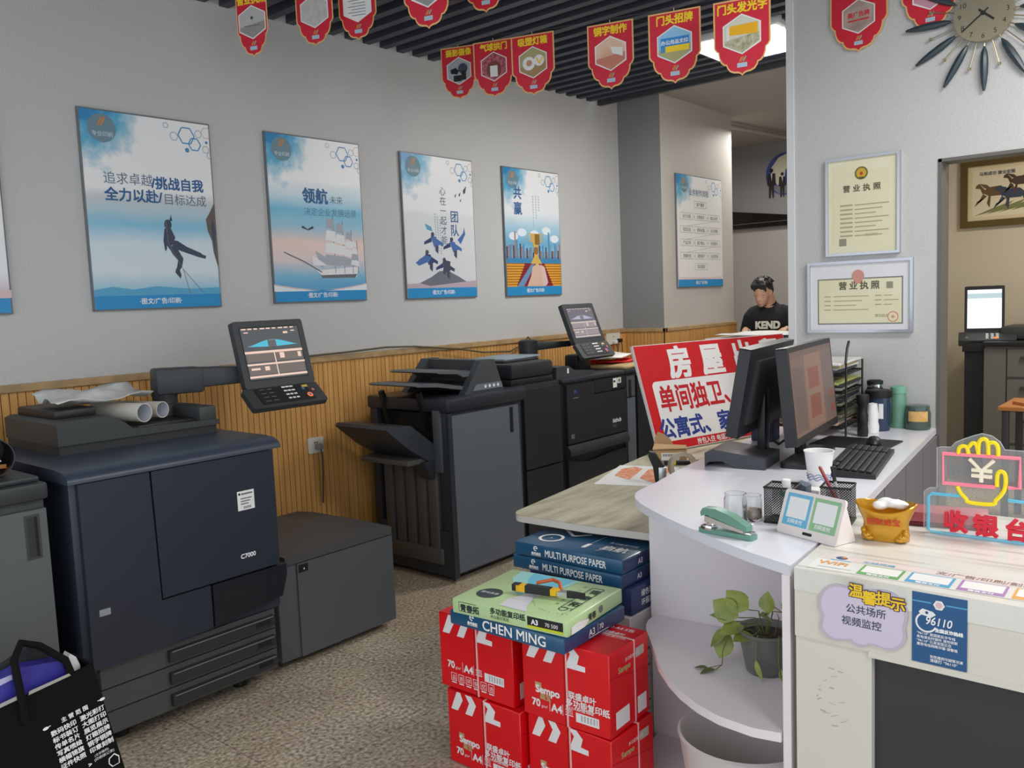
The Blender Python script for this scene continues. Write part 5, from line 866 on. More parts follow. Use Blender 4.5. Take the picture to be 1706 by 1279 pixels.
q = MB(T); m = TB('tube red', (206, 24, 50))
for i, c in enumerate('收银台'): q.text(c, .0555+i*.0725, .0165-i*.002, .060, m, 'c', .018, .003, 1.0, .05)
q.build('lettering', t, True)
MB(T).box(-.01, .27, -.004, .008, -.02, .022, ACR).build('plate_foot', t, True)
# ---- things along the back of the counter
t = thing('tray_rack', 'black wire document rack with four shelves of papers behind the screen', 'document rack', (4.07, 1.56, Zc+.001), math.radians(5))
q = MB()
for x in (-.15, .15):
    for y in (-.178, .158): q.tube([(x, y, 0), (x+.01, y, .33)], .005, BLACK, 6)
q.tube([(-.15, -.178, .33), (-.12, -.178, .40), (-.09, -.178, .43)], .006, BLACK, 6); q.build('wire_frame', t)
for z in (.04, .13, .20, .28):
    q = MB(); q.tube([(-.19, -.172, z), (.19, -.172, z), (.19, .152, z), (-.19, .152, z)], .004, BLACK, 6, closed=True)
    for i in range(6): q.tube([(-.15+i*.06, -.17, z), (-.15+i*.06, .15, z)], .0025, BLACK, 5)
    q.build('shelf', t)
random.seed(21); PC = (PAPER, mat('grey paper', (140, 138, 130), .7), mat('olive paper', (112, 112, 92), .7), mat('yellow green card', (190, 194, 116), .6), KRAFT, mat('dark folder', (46, 50, 56), .5), mat('rose paper', (186, 150, 130), .7))
for s, (z, ms, lab) in enumerate(((.046, (6, 1, 2, 2), 'pile of rosy and grey papers on the lowest shelf of the wire rack'), (.136, (2, 1, 5, 2, 1), 'pile of olive and dark papers on the second shelf of the wire rack'), (.206, (1, 5, 3), 'pile of papers topped by yellow green card on the third rack shelf'), (.286, (5, 0, 4, 0), 'pile of white paper and kraft board on top of the wire rack'))):
    q = MB()
    for k, i in enumerate(ms):
        q.T = TR(random.uniform(-.01, .03), random.uniform(-.01, .01), k*.0115, random.uniform(-.04, .04)); x1 = .20+random.uniform(-.02, .05); q.box(-.18, x1, -.15, .13, 0, .011, PC[i], .002, 1)
    one(q, 'paper_pile', lab, 'papers', (4.07, 1.56, Zc+z+.004), math.radians(5))
t = thing('flashlight', 'black ribbed flashlight standing on end by the mouse pad', 'flashlight', (3.97, 1.305, Zc+.001)); MB().lathe([(.022, 0), (.024, .02), (.021, .06), (.023, .07), (.023, .10), (.02, .105), (.02, .14), (.026, .15), (.028, .185), (.026, .19)], (0, 0, 0), BLACK, 20).build('flashlight_body', t); MB().tube([(.02*math.cos(a), .02*math.sin(a), .055) for a in [i*.35 for i in range(18)]], .003, DARK, 5, closed=True).build('grip_ring', t)
one(MB().lathe([(.034, 0), (.036, .03), (.03, .05), (.034, .08), (.03, .10), (.026, .135), (.001, .14)], (0, 0, 0), PAPER, 12, 1, .8), 'tissue_roll', 'crumpled white tissue roll between flashlight and dark tumbler', 'tissue', (4.09, 1.30, Zc+.001))
t = thing('tumbler', 'dark blue tumbler with flat black lid in front of the green bottle', 'tumbler', (4.18, 1.30, Zc+.001)); MB().lathe([(.048, 0), (.05, .01), (.054, .15), (.054, .155)], (0, 0, 0), mat('dark blue tumbler', (42, 58, 84), .2), 28).build('tumbler_wall', t); MB().lathe([(.056, .155), (.060, .16), (.060, .185), (.055, .19)], (0, 0, 0), BLACK, 28).build('lid', t); MB().box(-.051, -.047, -.035, -.015, .06, .13, PAPER).build('label', t)
t = thing('thermos', 'black bottle with steel band standing behind the dark tumbler', 'bottle', (4.29, 1.352, Zc+.001)); MB().lathe([(.04, 0), (.042, .17), (.035, .19)], (0, 0, 0), BLACK, 24).build('bottle_body', t); MB().lathe([(.036, .19), (.036, .205)], (0, 0, 0), CHROME, 24).build('steel_band', t); MB().lathe([(.037, .205), (.037, .22), (.03, .225)], (0, 0, 0), BLACK, 24).build('cap', t)
t = thing('green_bottle', 'mint green translucent water bottle next to the snack jar', 'bottle', (4.295, 1.245, Zc+.001)); MB().lathe([(.034, 0), (.037, .006), (.037, .14), (.033, .16), (.033, .165)], (0, 0, 0), mat('mint plastic', (150, 206, 180), .2, trans=.5), 24).build('bottle_body', t); MB().lathe([(.036, .165), (.036, .192), (.03, .198)], (0, 0, 0), mat('mint cap', (120, 180, 152), .35), 24).build('cap', t)
t = thing('snack_jar', 'low glass jar with yellow label and dark contents at the counter end', 'jar', (4.285, 1.155, Zc+.001)); MB().lathe([(.052, 0), (.056, .008), (.056, .075), (.05, .092), (.05, .11), (.044, .112)], (0, 0, 0), mat('jar glass dark green', (120, 140, 130), .08, trans=.6), 28).build('glass_wall', t)
MB().lathe([(.05, .006), (.053, .03), (.05, .04), (.001, .042)], (0, 0, 0), mat('dark dried fruit', (38, 46, 52), .6), 20).build('contents', t); q = MB()
for i in range(10): a0, a1 = 2.62+i*.16, 2.62+(i+1)*.16; q.add([(.0572*math.cos(a0), .0572*math.sin(a0), .04), (.0572*math.cos(a1), .0572*math.sin(a1), .04), (.0572*math.cos(a1), .0572*math.sin(a1), .088), (.0572*math.cos(a0), .0572*math.sin(a0), .088)], [(0, 1, 2, 3)], mat('ochre label', (206, 160, 90), .6, rgb2=(226, 190, 120), nscale=50))
q.build('label', t)
t = thing('pencil_box', 'dark blue file box standing between the two monitors', 'file box', (3.69, 1.645, Zc+.001), .1); MB().box(-.05, .05, -.05, .05, 0, .17, mat('deep blue box', (34, 44, 70), .5), .004).build('box_body', t); MB().box(-.051, .051, -.051, .051, .17, .20, mat('grey box rim', (120, 124, 130), .5), .004).build('rim', t)
for k in range(3): one(MB(TR(0, 0, 0, .1*k)).box(-.12, .12, -.08, .08, 0, .02, (PAPER, PC[1], PC[5])[k], .003), 'paper_pile', ('white papers lying first on the blue file box between the monitors', 'grey papers in the middle of the pile on the blue file box', 'dark folder on top of the pile on the blue file box')[k], 'papers', (3.70, 1.665, Zc+.202+k*.021))
# ---- plant, bin
PG = mat('smoky clear plastic pot', (122, 120, 114), .25, alpha=.68); t = thing('potted_plant', 'trailing pothos in a smoky clear pot on the counter end shelf', 'plant', (2.33, 1.045, .4805)); t.scale = (.9, .9, .9)
q = MB(); q.lathe([(.062, 0), (.066, .006), (.088, .13), (.093, .134), (.093, .142), (.086, .142), (.062, .01), (.001, .008)], (0, 0, 0), PG, 32); q.build('pot', t)
MB().lathe([(.058, .009), (.082, .118), (.04, .126), (.001, .122)], (0, 0, 0), mat('dark soil', (48, 40, 34), .9, rgb2=(84, 72, 60), nscale=70), 24).build('soil', t)
STM = mat('plant stem', (104, 112, 60), .6); DRY = mat('dry stem', (120, 100, 70), .7); LEAF = mat('pothos leaf', (120, 136, 58), .35, rgb2=(152, 164, 82), nscale=18); DL = mat('limp leaf', (96, 104, 62), .6)
def leaf(q, p, d, up, ln, w, m):
    d = Vector(d).normalized(); s = d.cross(Vector(up)).normalized(); n = s.cross(d); p = Vector(p); vs = []; pf = (0, .55, .95, 1, .85, .5, 0); k = len(pf)
    for i, f in enumerate(pf): c = p+d*ln*i/(k-1)-n*.18*ln*(i/(k-1))**2; vs += [c-s*w*f*.5+n*.12*w*f, c, c+s*w*f*.5+n*.12*w*f]
    q.add(vs, [(3*i+j, 3*i+j+1, 3*i+j+4, 3*i+j+3) for i in range(k-1) for j in (0, 1)], m)
ends = [((-.02, .05, .20), (-.04, .09, .235), .075, .07), ((-.03, .08, .17), (-.05, .13, .20), .08, .075), ((-.02, .10, .15), (-.03, .15, .165), .07, .06), ((-.03, .06, .145), (-.06, .09, .14), .07, .065), ((-.04, .11, .12), (-.06, .15, .09), .07, .06), ((-.02, .12, .11), (-.04, .135, .06), .08, .06), ((-.02, -.02, .20), (-.02, -.015, .235), .06, .05), ((-.01, -.03, .17), (-.03, -.02, .19), .05, .05), ((.02, -.05, .20), (.0, -.07, .225), .05, .035), ((-.05, .02, .13), (-.09, .05, .13), .06, .05)]
q = MB(); ql = MB()
for (a, b, ln, w) in ends:
    A, B = Vector(a), Vector(b); q.tube([(.0, .0, .09), (A.x*.5, A.y*.4, A.z*.8+.04), A], .0022, STM, 5); dd = (B-A); leaf(ql, A, dd, (0, -.3, 1) if dd.z < .02 else (-1, .2, .3), ln*1.22, w*1.22, LEAF)
q.tube([(-.03, .06, .13), (-.06, .10, .12), (-.07, .12, .06), (-.085, .115, .02), (-.10, .13, .006)], .002, DRY, 5); q.tube([(-.085, .115, .02), (-.12, .16, .008)], .0014, DRY, 5); q.tube([(-.02, -.02, .12), (-.085, -.01, .148), (-.098, -.01, .10), (-.098, -.008, .06)], .002, STM, 5); q.tube([(-.0, -.06, .12), (-.06, -.07, .15), (-.075, -.075, .07), (-.07, -.08, .02)], .002, STM, 5); q.tube([(0, -.02, .09), (-.01, -.05, .19), (.0, -.03, .22), (.01, -.08, .19), (.0, -.06, .13)], .0018, DRY, 5)
leaf(ql, (-.098, -.008, .075), (-.01, -.02, -.06), (-1, 0, .1), .07, .02, LEAF); leaf(ql, (-.10, .13, .006), (-.5, .3, .05), (0, 0, 1), .06, .03, DL); leaf(ql, (-.11, .15, .008), (-.2, .6, .05), (0, 0, 1), .05, .025, DL); leaf(ql, (-.07, -.08, .05), (0, -.1, -.8), (-1, 0, 0), .05, .02, LEAF)
q.build('stems', t); ql.build('leaves', t, ang=80)
t = thing('round_bin', 'white round bin with dark inside under the counter end shelf', 'bin', (2.285, 1.095, .046)); t.scale = (1.08, 1.08, .98)
MB().lathe([(.13, 0), (.15, .01), (.178, .24), (.183, .252), (.176, .258), (.168, .25), (.14, .02), (.001, .012)], (0, 0, 0), mat('white bin plastic', (222, 216, 212), .35), 40).build('bin_wall', t)
# ================================================================== PAPER BOXES AND REAMS
BR = mat('glossy red carton', (222, 10, 24), .32); BW = mat('carton print white', (236, 232, 232), .4); TAPEC = mat('clear strap', (236, 190, 190), .3)
def red_box(x, y, z, rz, label, icons):
    """x,y: middle of the front face; faces -X"""
    w, d, h = .165, .235, .264; t = thing('paper_carton', label, 'carton', (x, y, z), rz, 'red paper cartons')
    q = MB(); q.box(0, d, -w, w, 0, h, BR, .003, 1); q.box(-.001, .1, -.0015, .0015, .0, h-.003, mat('carton seam', (150, 4, 14), .5)); q.build('carton_body', t)
    q = MB(WY(-.0008, w, 0)); C = [(.05, .0), (.09, .0), (.075, .04), (.04, .055)]
    def chev(x, k):
        if k == 0: q.poly([(x-.002, .195), (x+.03, .195), (x+.055, .238), (x+.045, .262), (x+.028, .262)], BW)
        if k == 1: q.poly([(x+.03, .193), (x+.062, .193), (x+.082, .235), (x+.062, .262), (x+.032, .262), (x+.050, .235)], BW)
        if k == 2: q.poly([(x+.04, .193), (x+.115, .193), (x+.115, .21), (x+.086, .212), (x+.094, .24), (x+.07, .262), (x+.038, .262), (x+.060, .24)], BW)
    chev(.02, 0); chev(.055, 1); chev(.13, 2)
    yo = .075 if icons else .038
    q.text('70', .035, yo, .034, BW, bold=.025); q.text('g/m²', .073, yo, .014, BW); q.rect(.105, .1065, yo-.006, yo+.03, BW); q.text('A4', .112, yo-.002, .036, BW, bold=.025); q.rect(.155, .1565, yo-.006, yo+.03, BW); q.text('5包', .165, yo+.008, .02, BW); q.rect(.165, .195, yo, yo+.003, BW)
    q.rect(.205, .29, yo-.012, yo+.018, BW)
    for i in range(16): q.rect(.225+i*.0038, .227+i*.0038-.001*(i % 3), yo-.006, yo+.014, GREYT, .0008)
    if icons:
        for i in range(6): x = .05+i*.034; q.frame(x, x+.026, .03, .058, .0018, BW); q.text('品质环保优选'[i], x+.013, .036, .018, BW, 'c'); q.rect(x+.002, x+.024, .022, .026, BW)
    else:
        q.rect(.05, .075, .098, .118, mat('sand print', (190, 160, 110), .5)); q.text('Sempo', .052, .085, .034, BW, bold=.03, d=.0008); q.text('森宝', .068, .066, .022, mat('sand print', (0, 0, 0)), bold=.03); q.text('联盛卓叶', .178, .098, .026, BW, bold=.02); q.text('多功能复印纸', .168, .072, .027, BW, bold=.02); q.text('MULTI-PURPOSE PAPER', .168, .062, .010, BW, bold=.02)
    q.T = FR((0, -w-.0008, 0), (1, 0, 0), (0, 0, 1)); q.rect(.03, .11, .02, .075, BW); q.rect(.16, .215, .02, .075, BW); q.rect(.155, .205, .205, .235, mat('carton label grey', (190, 180, 170), .5)); q.text('Sempo', .05, .19, .026, mat('sand print', (0, 0, 0)), bold=.03); q.text('多功能复印纸', .09, .215, .014, BW); q.line([(.0, .19), (.234, .15)], .0015, mat('carton seam', (0, 0, 0)))
    q.T = TP(0, w, h+.0008); q.text('70 A4 5包', .20, .195, .024, BW, bold=.02); q.text('联盛卓叶', .21, .155, .02, BW, bold=.02); q.text('多功能复印纸', .20, .13, .018, BW); q.rect(.05, .1, .1, .2, BW)
    q.build('carton_print', t, smooth=False)
    q = MB(); q.box(-.0016, d+.0012, -.012, -.006, -.0, h+.0014, TAPEC); q.box(.145, .151, -w-.0014, w+.0012, -.0, h+.0016, TAPEC); q.build('strap', t); return t
red_box(2.045, 1.575, .001, math.radians(-1), 'red A4 paper carton on the floor beside the white counter, its side face showing', False); red_box(2.02, 1.915, .001, 0, 'red A4 paper carton at the floor nearest the aisle', False)
red_box(2.04, 1.577, .268, math.radians(2), 'red A4 paper carton on top, beside the counter, with straps over its open top', False); red_box(2.028, 1.945, .268, math.radians(1), 'red A4 paper carton with a row of small icons, mostly covered by the reams', True)
RB = mat('petrol blue ream wrap', (36, 82, 118), .25, rgb2=(42, 92, 128), nscale=7, bump=.15); RB2 = mat('indigo ream wrap', (48, 62, 104), .35); RG = mat('pale green ream wrap', (192, 220, 162), .3)
def ream(x, y, z, w, d, h, rz, label, m, front, top=None, side=None, ends=None):
    t = thing('paper_ream', label, 'paper ream', (x, y, z), rz); q = MB(); q.box(0, d, -w/2, w/2, 0, h, m, .006, 2)
    if ends: q.box(.004, d-.004, -w/2-.001, -w/2+.01, .004, h-.004, ends, .003)
    q.build('ream_wrap', t)
    q = MB(WY(-.0008, w/2, 0)); front(q, w, h)
    if top: q.T = TP(0, w/2, h+.0008); top(q, w, d)
    if side: q.T = FR((0, -w/2-.0018, 0), (1, 0, 0), (0, 0, 1)); side(q, d, h)
    q.build('ream_print', t, smooth=False); return t
def logo(q, x, y): q.ring(x, y+.020, .010, .004, WHITE, .0006, 16, 0, 0, .85); q.rect(x-.006, x+.010, y+.019, y+.022, WHITE, .0008); q.text('晨鸣集团', x-.020, y-.003, .011, WHITE, bold=.03); q.rect(x-.02, x+.024, y-.007, y-.0055, WHITE)
def ch_front(q, w, h): logo(q, .10, .020); q.text('CHEN MING', .145, .011, .046, WHITE, bold=.012, sx=1.02)
a3 = lambda q, d, h: (q.text('A3', .13, .016, .03, WHITE, bold=.01), q.rect(.18, .1815, .01, .045, WHITE), q.text('70', .188, .02, .024, WHITE, bold=.01), q.rect(.13, .24, .010, .012, WHITE))
ream(1.968, 1.757, .5335, .47, .345, .050, math.radians(1), 'petrol blue ream lettered CHEN MING directly on the red cartons', RB, ch_front, None, a3, RB2)
INKG = mat('dark green ink', (38, 56, 50), .5)
def gr_front(q, w, h): q.poly(rrect(.03, .10, .010, .042, .004), RG, .0003); q.line([(.03, .012), (.03, .042), (.10, .042)], .002, INKG); q.line([(.03, .012), (.09, .012)], .002, INKG); q.text('青春拓', .034, .015, .026, INKG, bold=.03); q.text('多功能复印纸', .155, .027, .023, INKG, bold=.02); q.text('办公复印首选', .158, .012, .012, INKG); q.rect(.30, .43, .016, .044, BLACK); q.rect(.30, .43, .008, .016, mat('lime print', (206, 214, 40), .4)); q.text('A3', .315, .021, .022, WHITE, bold=.03, d=.0008); q.text('70 500', .365, .022, .017, WHITE, d=.0008)
def gr_top(q, w, d):
    CY = mat('aqua print', (110, 200, 226), .35); q.poly([(.06, .26), (.11, .20), (.16, .14), (.20, .11), (.24, .16), (.28, .26), (.29, .338), (.05, .338)], mat('aqua pale', (160, 218, 214), .35), .0002); q.poly([(.12, .27), (.17, .20), (.21, .19), (.26, .26), (.27, .335), (.10, .335)], CY, .0004); q.poly([(.18, .02), (.17, .08), (.20, .15), (.26, .19), (.24, .13), (.26, .06), (.29, .01)], mat('pale lilac print', (226, 226, 236), .35), .0004)
    q.disc(.085, .095, .045, mat('dark roundel', (44, 60, 62), .4), .0006, 28); q.text('晨鸣青春', .085, .09, .018, WHITE, 'c', d=.0009); q.line([(.24, .20), (.25, .17), (.27, .165), (.29, .19), (.31, .20), (.34, .20)], .016, mat('lime print', (0, 0, 0)), .0006); q.line([(.20, .20), (.215, .16), (.235, .16)], .008, INKG, .0006)
    for i in range(15): a = math.radians(200+i*6.5); q.text('COLOUR COPY PAPER'[i], .36+.14*math.cos(a), .20+.16*math.sin(a), .010, INKG, rot=a+math.pi/2)
    q.line([(.405, .10), (.36, .10), (.36, .30), (.405, .30), (.405, .08)], .003, INKG); q.text('青', .388, .25, .04, INKG, 'c', .02, rot=0); q.text('春', .388, .19, .04, INKG, 'c', .02); q.text('拓', .388, .125, .04, INKG, 'c', .02); q.ring(.375, .09, .016, .004, INKG)
    for i in range(6): q.text('办公复印首选'[i], .335, .29-i*.035, .013, INKG, 'c')
    for i in range(8): q.disc(.40, .03+i*.009, .0015, INKG, .0006, 6)
ream(1.962, 1.735, .5855, .445, .348, .050, math.radians(5), 'pale green ream with torn end and dark roundel, topmost on the red cartons', RG, gr_front, gr_top, lambda q, d, h: (q.text('青春', .12, .015, .024, INKG, bold=.02), q.disc(.2, .028, .012, GREYT), q.poly([(.02, .004), (.10, .004), (.13, .02), (.06, .032), (.02, .028)], PAPER, .0004)))
def mp_front(q, w, h): logo(q, .10, .016); q.text('MULTI PURPOSE PAPER', .142, .012, .036, WHITE, bold=.016, sx=.72)
def mp_top(q, w, d): q.ring(.10, .10, .05, .012, WHITE, .0006, 32); q.line([(.06, .24), (.16, .16), (.21, .21)], .014, WHITE, .0006); q.text('A', .10, .093, .02, WHITE, 'c'); q.rect(.27, .272, .05, .22, WHITE); q.rect(.262, .28, .06, .11, WHITE); q.text('启航', .385, .075, .055, WHITE, 'c', .02); q.text('多功能复印纸', .385, .15, .02, WHITE, 'c'); q.line([(.33, .05), (.35, .07), (.35, .1)], .003, WHITE)
a3b = lambda q, d, h: (q.text('A3', .10, .014, .026, WHITE, bold=.02), q.text('A3', .25, .014, .026, WHITE, bold=.02))
ream(2.405, 1.832, .648, .475, .36, .051, math.radians(1), 'petrol blue multi purpose ream topmost under the wooden table', RB, mp_front, mp_top, a3b, RB2); ream(2.40, 1.838, .5965, .485, .36, .050, 0, 'petrol blue multi purpose ream second from the top under the wooden table', RB, mp_front, None, a3b, RB2)
ream(2.43, 1.80, .50, .45, .33, .095, 0, 'indigo blue ream pack below the two multi purpose reams', RB2, lambda q, w, h: None, None, lambda q, d, h: (q.text('绿色环保', .06, .055, .026, WHITE, bold=.01), q.text('环保高白', .06, .022, .026, WHITE, bold=.01)))
WB = mat('white carton', (206, 200, 200), .5); LINEG = mat('carton line', (110, 110, 112), .6)
for k in range(2):
    z = .001+k*.249; t = thing('white_carton', ('white paper carton on the floor under the blue reams', 'white paper carton directly under the indigo ream pack')[k], 'carton', (2.42, 1.79, z)); MB().box(0, .36, -.215, .235, 0, .247, WB, .003, 1).build('carton_body', t)
    q = MB(WY(-.0008, .235, 0)); q.line([(0, .17), (.47, .17)], .0015, LINEG); q.rect(.32, .45, .03, .09, LINEG)
    q.T = FR((0, -.2158, 0), (1, 0, 0), (0, 0, 1))
    for i in range(5): q.rect(.03, .12-.01*(i % 2), .04+i*.03, .048+i*.03, LINEG)
    q.build('carton_print', t, smooth=False)
t = thing('cutting_pliers', 'yellow and black cutting pliers with orange grip lying on the green ream', 'pliers', (2.12, 1.70, .648), math.radians(-78)); OG = mat('orange grip', (206, 100, 50), .5)
q = MB(); q.prism([(-.11, -.012), (-.10, -.018), (-.03, -.016), (.04, -.014), (.05, .0), (.04, .012), (-.03, .012), (-.10, .012), (-.11, .004)], 0, .02, mat('tool yellow', (240, 186, 20), .4), .005); q.build('yellow_handle', t)
MB().prism([(-.12, -.014), (-.095, -.016), (-.095, .013), (-.12, .010)], -.001, .021, BLACK, .004).build('end_cap', t); MB().prism([(-.07, -.018), (.02, -.016), (.02, .006), (-.07, .006)], -.002, .023, BLACK, .005).build('grip', t)
MB().tube([(.05, .010, .012), (.02, .060, .020), (-.01, .072, .022), (-.06, .050, .012)], .0065, OG, 8).build('orange_handle', t); MB().prism([(.045, -.016), (.09, -.014), (.13, -.002), (.12, .004), (.09, .014), (.05, .012)], .002, .016, STEEL, .003).build('jaws', t); MB().prism([(.08, -.016), (.14, -.004), (.10, .002), (.075, .0)], .0, .02, BLACK, .002).build('cutting_head', t)
# ================================================================== TOTE BAG
t = thing('tote_bag', 'black tote bag with white printed service list leaning by the grey finisher cabinet', 'bag', (.90, 2.66, 0)); FAB = mat('black non-woven fabric', (20, 20, 21), .9, bump=.2, nscale=300, spec=.15)
bag = [(.70, .0), (1.160, .0), (1.125, .20), (1.085, .40), (1.057, .568), (.85, .536), (.61, .505), (.64, .3)]
q = MB(WX(0, 2.60, 0)); q.prism(bag, -.008, 0, FAB, .003); q.prism(bag, -.13, -.122, FAB, .003); q.prism([bag[1], bag[2], bag[3], bag[4], (1.049, .568), (1.077, .40), (1.117, .20), (1.150, .0)], -.122, -.008, FAB); q.prism([(.70, 0), (1.15, 0), (1.15, .008), (.70, .008)], -.122, -.008, FAB); q.build('bag_body', t, True)
q = MB(WX(0, 2.598, 0)); q.poly([(.61, .508), (.85, .540), (.853, .552), (.62, .520)], mat('bag hem grey', (170, 168, 160), .7), .003); q.poly([(.872, .541), (.99, .556), (.985, .564), (.875, .552)], mat('bag hem grey', (0, 0, 0)), .003); q.build('hem', t, True)
q = MB(FR((.927, 2.5975, .276), (math.cos(.15), 0, math.sin(.15)), (-.17, 0, 1))@Matrix.Scale(.78, 4)); q.text('主 营 范 围', .115, .185, .021, WHITE, 'c', .02)
for i, (a, b) in enumerate(zip(('数码快印', '标书装订', '传单名片', '写真喷绘', '横幅锦旗', '证件快照'), ('激光彩打', '大图打印', '展览展示', '灯箱招牌', '铜字铜牌', '印章刻制'))): q.text(a, .02, .152-i*.0285, .0235, WHITE, bold=.02); q.text(b, .128, .152-i*.0285, .0235, WHITE, bold=.02)
q.text('(文字雕刻)', .14, -.013, .012, WHITE); q.text('(印刷装订类)', .135, -.030, .014, WHITE); q.text('>', .11, -.04, .025, WHITE, bold=.02); q.poly([(.19, -.09), (.22, -.09), (.225, -.06), (.21, -.04), (.185, -.05), (.18, -.07)], WHITE); q.poly([(.193, -.087), (.217, -.087), (.221, -.062), (.208, -.045), (.189, -.053), (.184, -.07)], FAB, .0008)
for s_ in (.01, .222): q.disc(s_, .193, .011, WHITE, .0006, 10, .006); q.line([(s_, .193), (s_+(.018 if s_ < .1 else -.018), .195)], .003, WHITE)
q.build('bag_print', t, True, smooth=False)
q = MB(); q.tube([(.855, 2.592, .47), (.852, 2.592, .55), (.852, 2.62, .645), (.888, 2.66, .675), (.935, 2.66, .65), (.985, 2.610, .60), (.995, 2.609, .56)], .011, FAB, 8); q.build('strap', t, True)
q = MB(WX(0, 2.66, 0)); q.prism([(.655, .42), (1.00, .46), (1.01, .56), (.97, .60), (.87, .615), (.76, .59), (.68, .55), (.65, .50)], -.015, .035, mat('violet blue wrap', (50, 46, 140), .35, rgb2=(66, 60, 160), nscale=14), .02); o = q.build('wrapped_parcel', None); tag(o, 'violet blue plastic wrapped parcel in the black tote bag', 'parcel')
q = MB(WX(0, 2.6245, 0)); q.poly([(.70, .535), (.73, .575), (.80, .60), (.845, .605), (.845, .59), (.79, .58), (.74, .555), (.715, .53)], mat('pale violet band', (190, 190, 226), .4), .0); o2 = q.build('white_band', o, smooth=False)
o = MB(WX(0, 2.67, 0)).prism([(1.005, .585), (1.015, .60), (1.030, .585), (1.040, .555), (1.035, .50), (1.012, .50)], -.02, .02, PAPER, .006).build('white_roll'); tag(o, 'white sheet corner sticking up beside the violet parcel in the bag', 'paper')
o = MB(WX(0, 2.70, 0)).prism([(.66, .45), (1.0, .5), (.99, .60), (.93, .655), (.86, .62), (.72, .58)], -.012, .015, mat('dark bag lining', (40, 40, 42), .8), .01).build('dark_pouch'); tag(o, 'dark pouch behind the violet parcel in the tote bag', 'pouch')
# ================================================================== PERSON AT THE REAR DESK
SK = mat('person skin', (206, 160, 134), .5); SWT = mat('black sweatshirt', (30, 30, 34), .85); HAIR = mat('black hair', (26, 25, 26), .5)
p = thing('person', 'person in black lettered sweatshirt standing at the rear desk, looking down', 'person', (7.98, 3.50, 0), math.radians(195))
def arm(s): return [(-.01, s*.15, 1.36), (-.0, s*.20, 1.28), (.01, s*.225, 1.17), (.12, s*.215, 1.165), (.25, s*.185, 1.238)]
HT = Matrix.Translation((.035, -.028, 1.495)) @ Matrix.Rotation(math.radians(-14), 4, 'Z') @ Matrix.Rotation(math.radians(17), 4, 'Y') @ Matrix.Translation((-.03, 0, -1.50))
q = MB(HT)
q.ball((.085, 0, 1.615), (.098, .078, .105), SK, 20); q.ball((.125, 0, 1.555), (.065, .058, .075), SK, 18); q.ball((.188, 0, 1.566), (.022, .015, .022), SK, 10); q.ball((.178, 0, 1.588), (.013, .011, .03), SK, 10); q.ball((.174, 0, 1.523), (.016, .022, .010), SK, 10); q.ball((.150, 0, 1.497), (.025, .028, .02), SK, 10)
for s in (-1, 1): q.ball((.065, s*.080, 1.59), (.022, .014, .034), SK, 10)
q.T = Matrix.Identity(4); q.tube([(.0, 0, 1.40), (.02, 0, 1.48), (.07, 0, 1.56)], [.075, .060, .058], SK, 16)
q.lathe([(.13, .86), (.145, .95), (.125, 1.05), (.14, 1.25), (.13, 1.35), (.06, 1.42)], (-.01, 0, 0), SK, 20, .8, 1.1)
for s in (-1, 1):
    q.ball((-.01, s*.12, 1.375), (.045, .045, .045), SK, 12)
    q.tube(arm(s), [.042, .042, .04, .036, .028], SK, 14); q.ball((.29, s*.178, 1.234), (.045, .036, .017), SK, 12)
    for k in range(4): y = s*(.154+.016*k); L = (.035, .045, .048, .038)[k]; q.tube([(.32, y, 1.232), (.32+L*.6, y-s*.002, 1.226), (.32+L, y-s*.004, 1.212)], [.0095, .009, .008], SK, 8)
    q.tube([(.275, s*.152, 1.23), (.30, s*.132, 1.224), (.325, s*.127, 1.216)], [.012, .010, .009], SK, 8)
    q.tube([(-.02, s*.09, .92), (.0, s*.10, .50), (-.01, s*.10, .08)], [.095, .065, .045], SK, 14); q.box(-.06, .17, s*.10-.04, s*.10+.04, .005, .07, SK)
o = fuse(q.build('body', p), .0085, 5)
q = MB()
q.lathe([(.165, .92), (.17, 1.0), (.165, 1.1), (.17, 1.25), (.172, 1.32), (.15, 1.38), (.10, 1.435), (.072, 1.478)], (-.012, 0, 0), SWT, 28, .82, 1.06)
for s in (-1, 1): q.tube([(-.01, s*.09, 1.42), (-.01, s*.15, 1.388), (-.0, s*.185, 1.34), (.0, s*.205, 1.27), (.01, s*.23, 1.17), (.12, s*.22, 1.165), (.225, s*.19, 1.225)], [.052, .064, .068, .066, .061, .055, .044], SWT, 16)
fuse(q.build('sweatshirt', p), .012, 8)
q = MB(); q.tube([(.005, 0, 1.465), (.012, 0, 1.488)], [.072, .066], mat('sweatshirt collar', (24, 24, 27), .9), 20); q.build('collar', p)
q = MB()
q.tube([(-.02, 0, .84), (-.015, 0, .98)], [.155, .15], SWT, 20)
for s in (-1, 1): q.tube([(-.02, s*.085, .92), (0, s*.10, .5), (-.01, s*.10, .06)], [.11, .085, .07], SWT, 16)
fuse(q.build('trousers', p), .014, 4)
for s in (-1, 1): MB().box(-.08, .19, s*.10-.048, s*.10+.048, 0.002, .08, PAPER, .02).build('shoe', p)
q = MB(HT); q.ball((.045, 0, 1.655), (.108, .088, .082), HAIR, 18); q.ball((.015, 0, 1.61), (.080, .083, .085), HAIR, 16)
random.seed(4)
for i in range(44):
    a = random.uniform(-2.8, 2.8); r = random.uniform(.25, .95); x, y, z = .045+.108*r*math.cos(a), .088*r*math.sin(a), 1.655+.085*math.sqrt(max(0, 1-r*r)); d = Vector((.03*math.cos(a)+.012, .03*math.sin(a), .012-.03*r))
    q.tube([(x-d.x*.8, y-d.y*.8, z-.012), (x, y, z+.006), (x+d.x, y+d.y, z+d.z)], [.013, .014, .005], HAIR, 6)
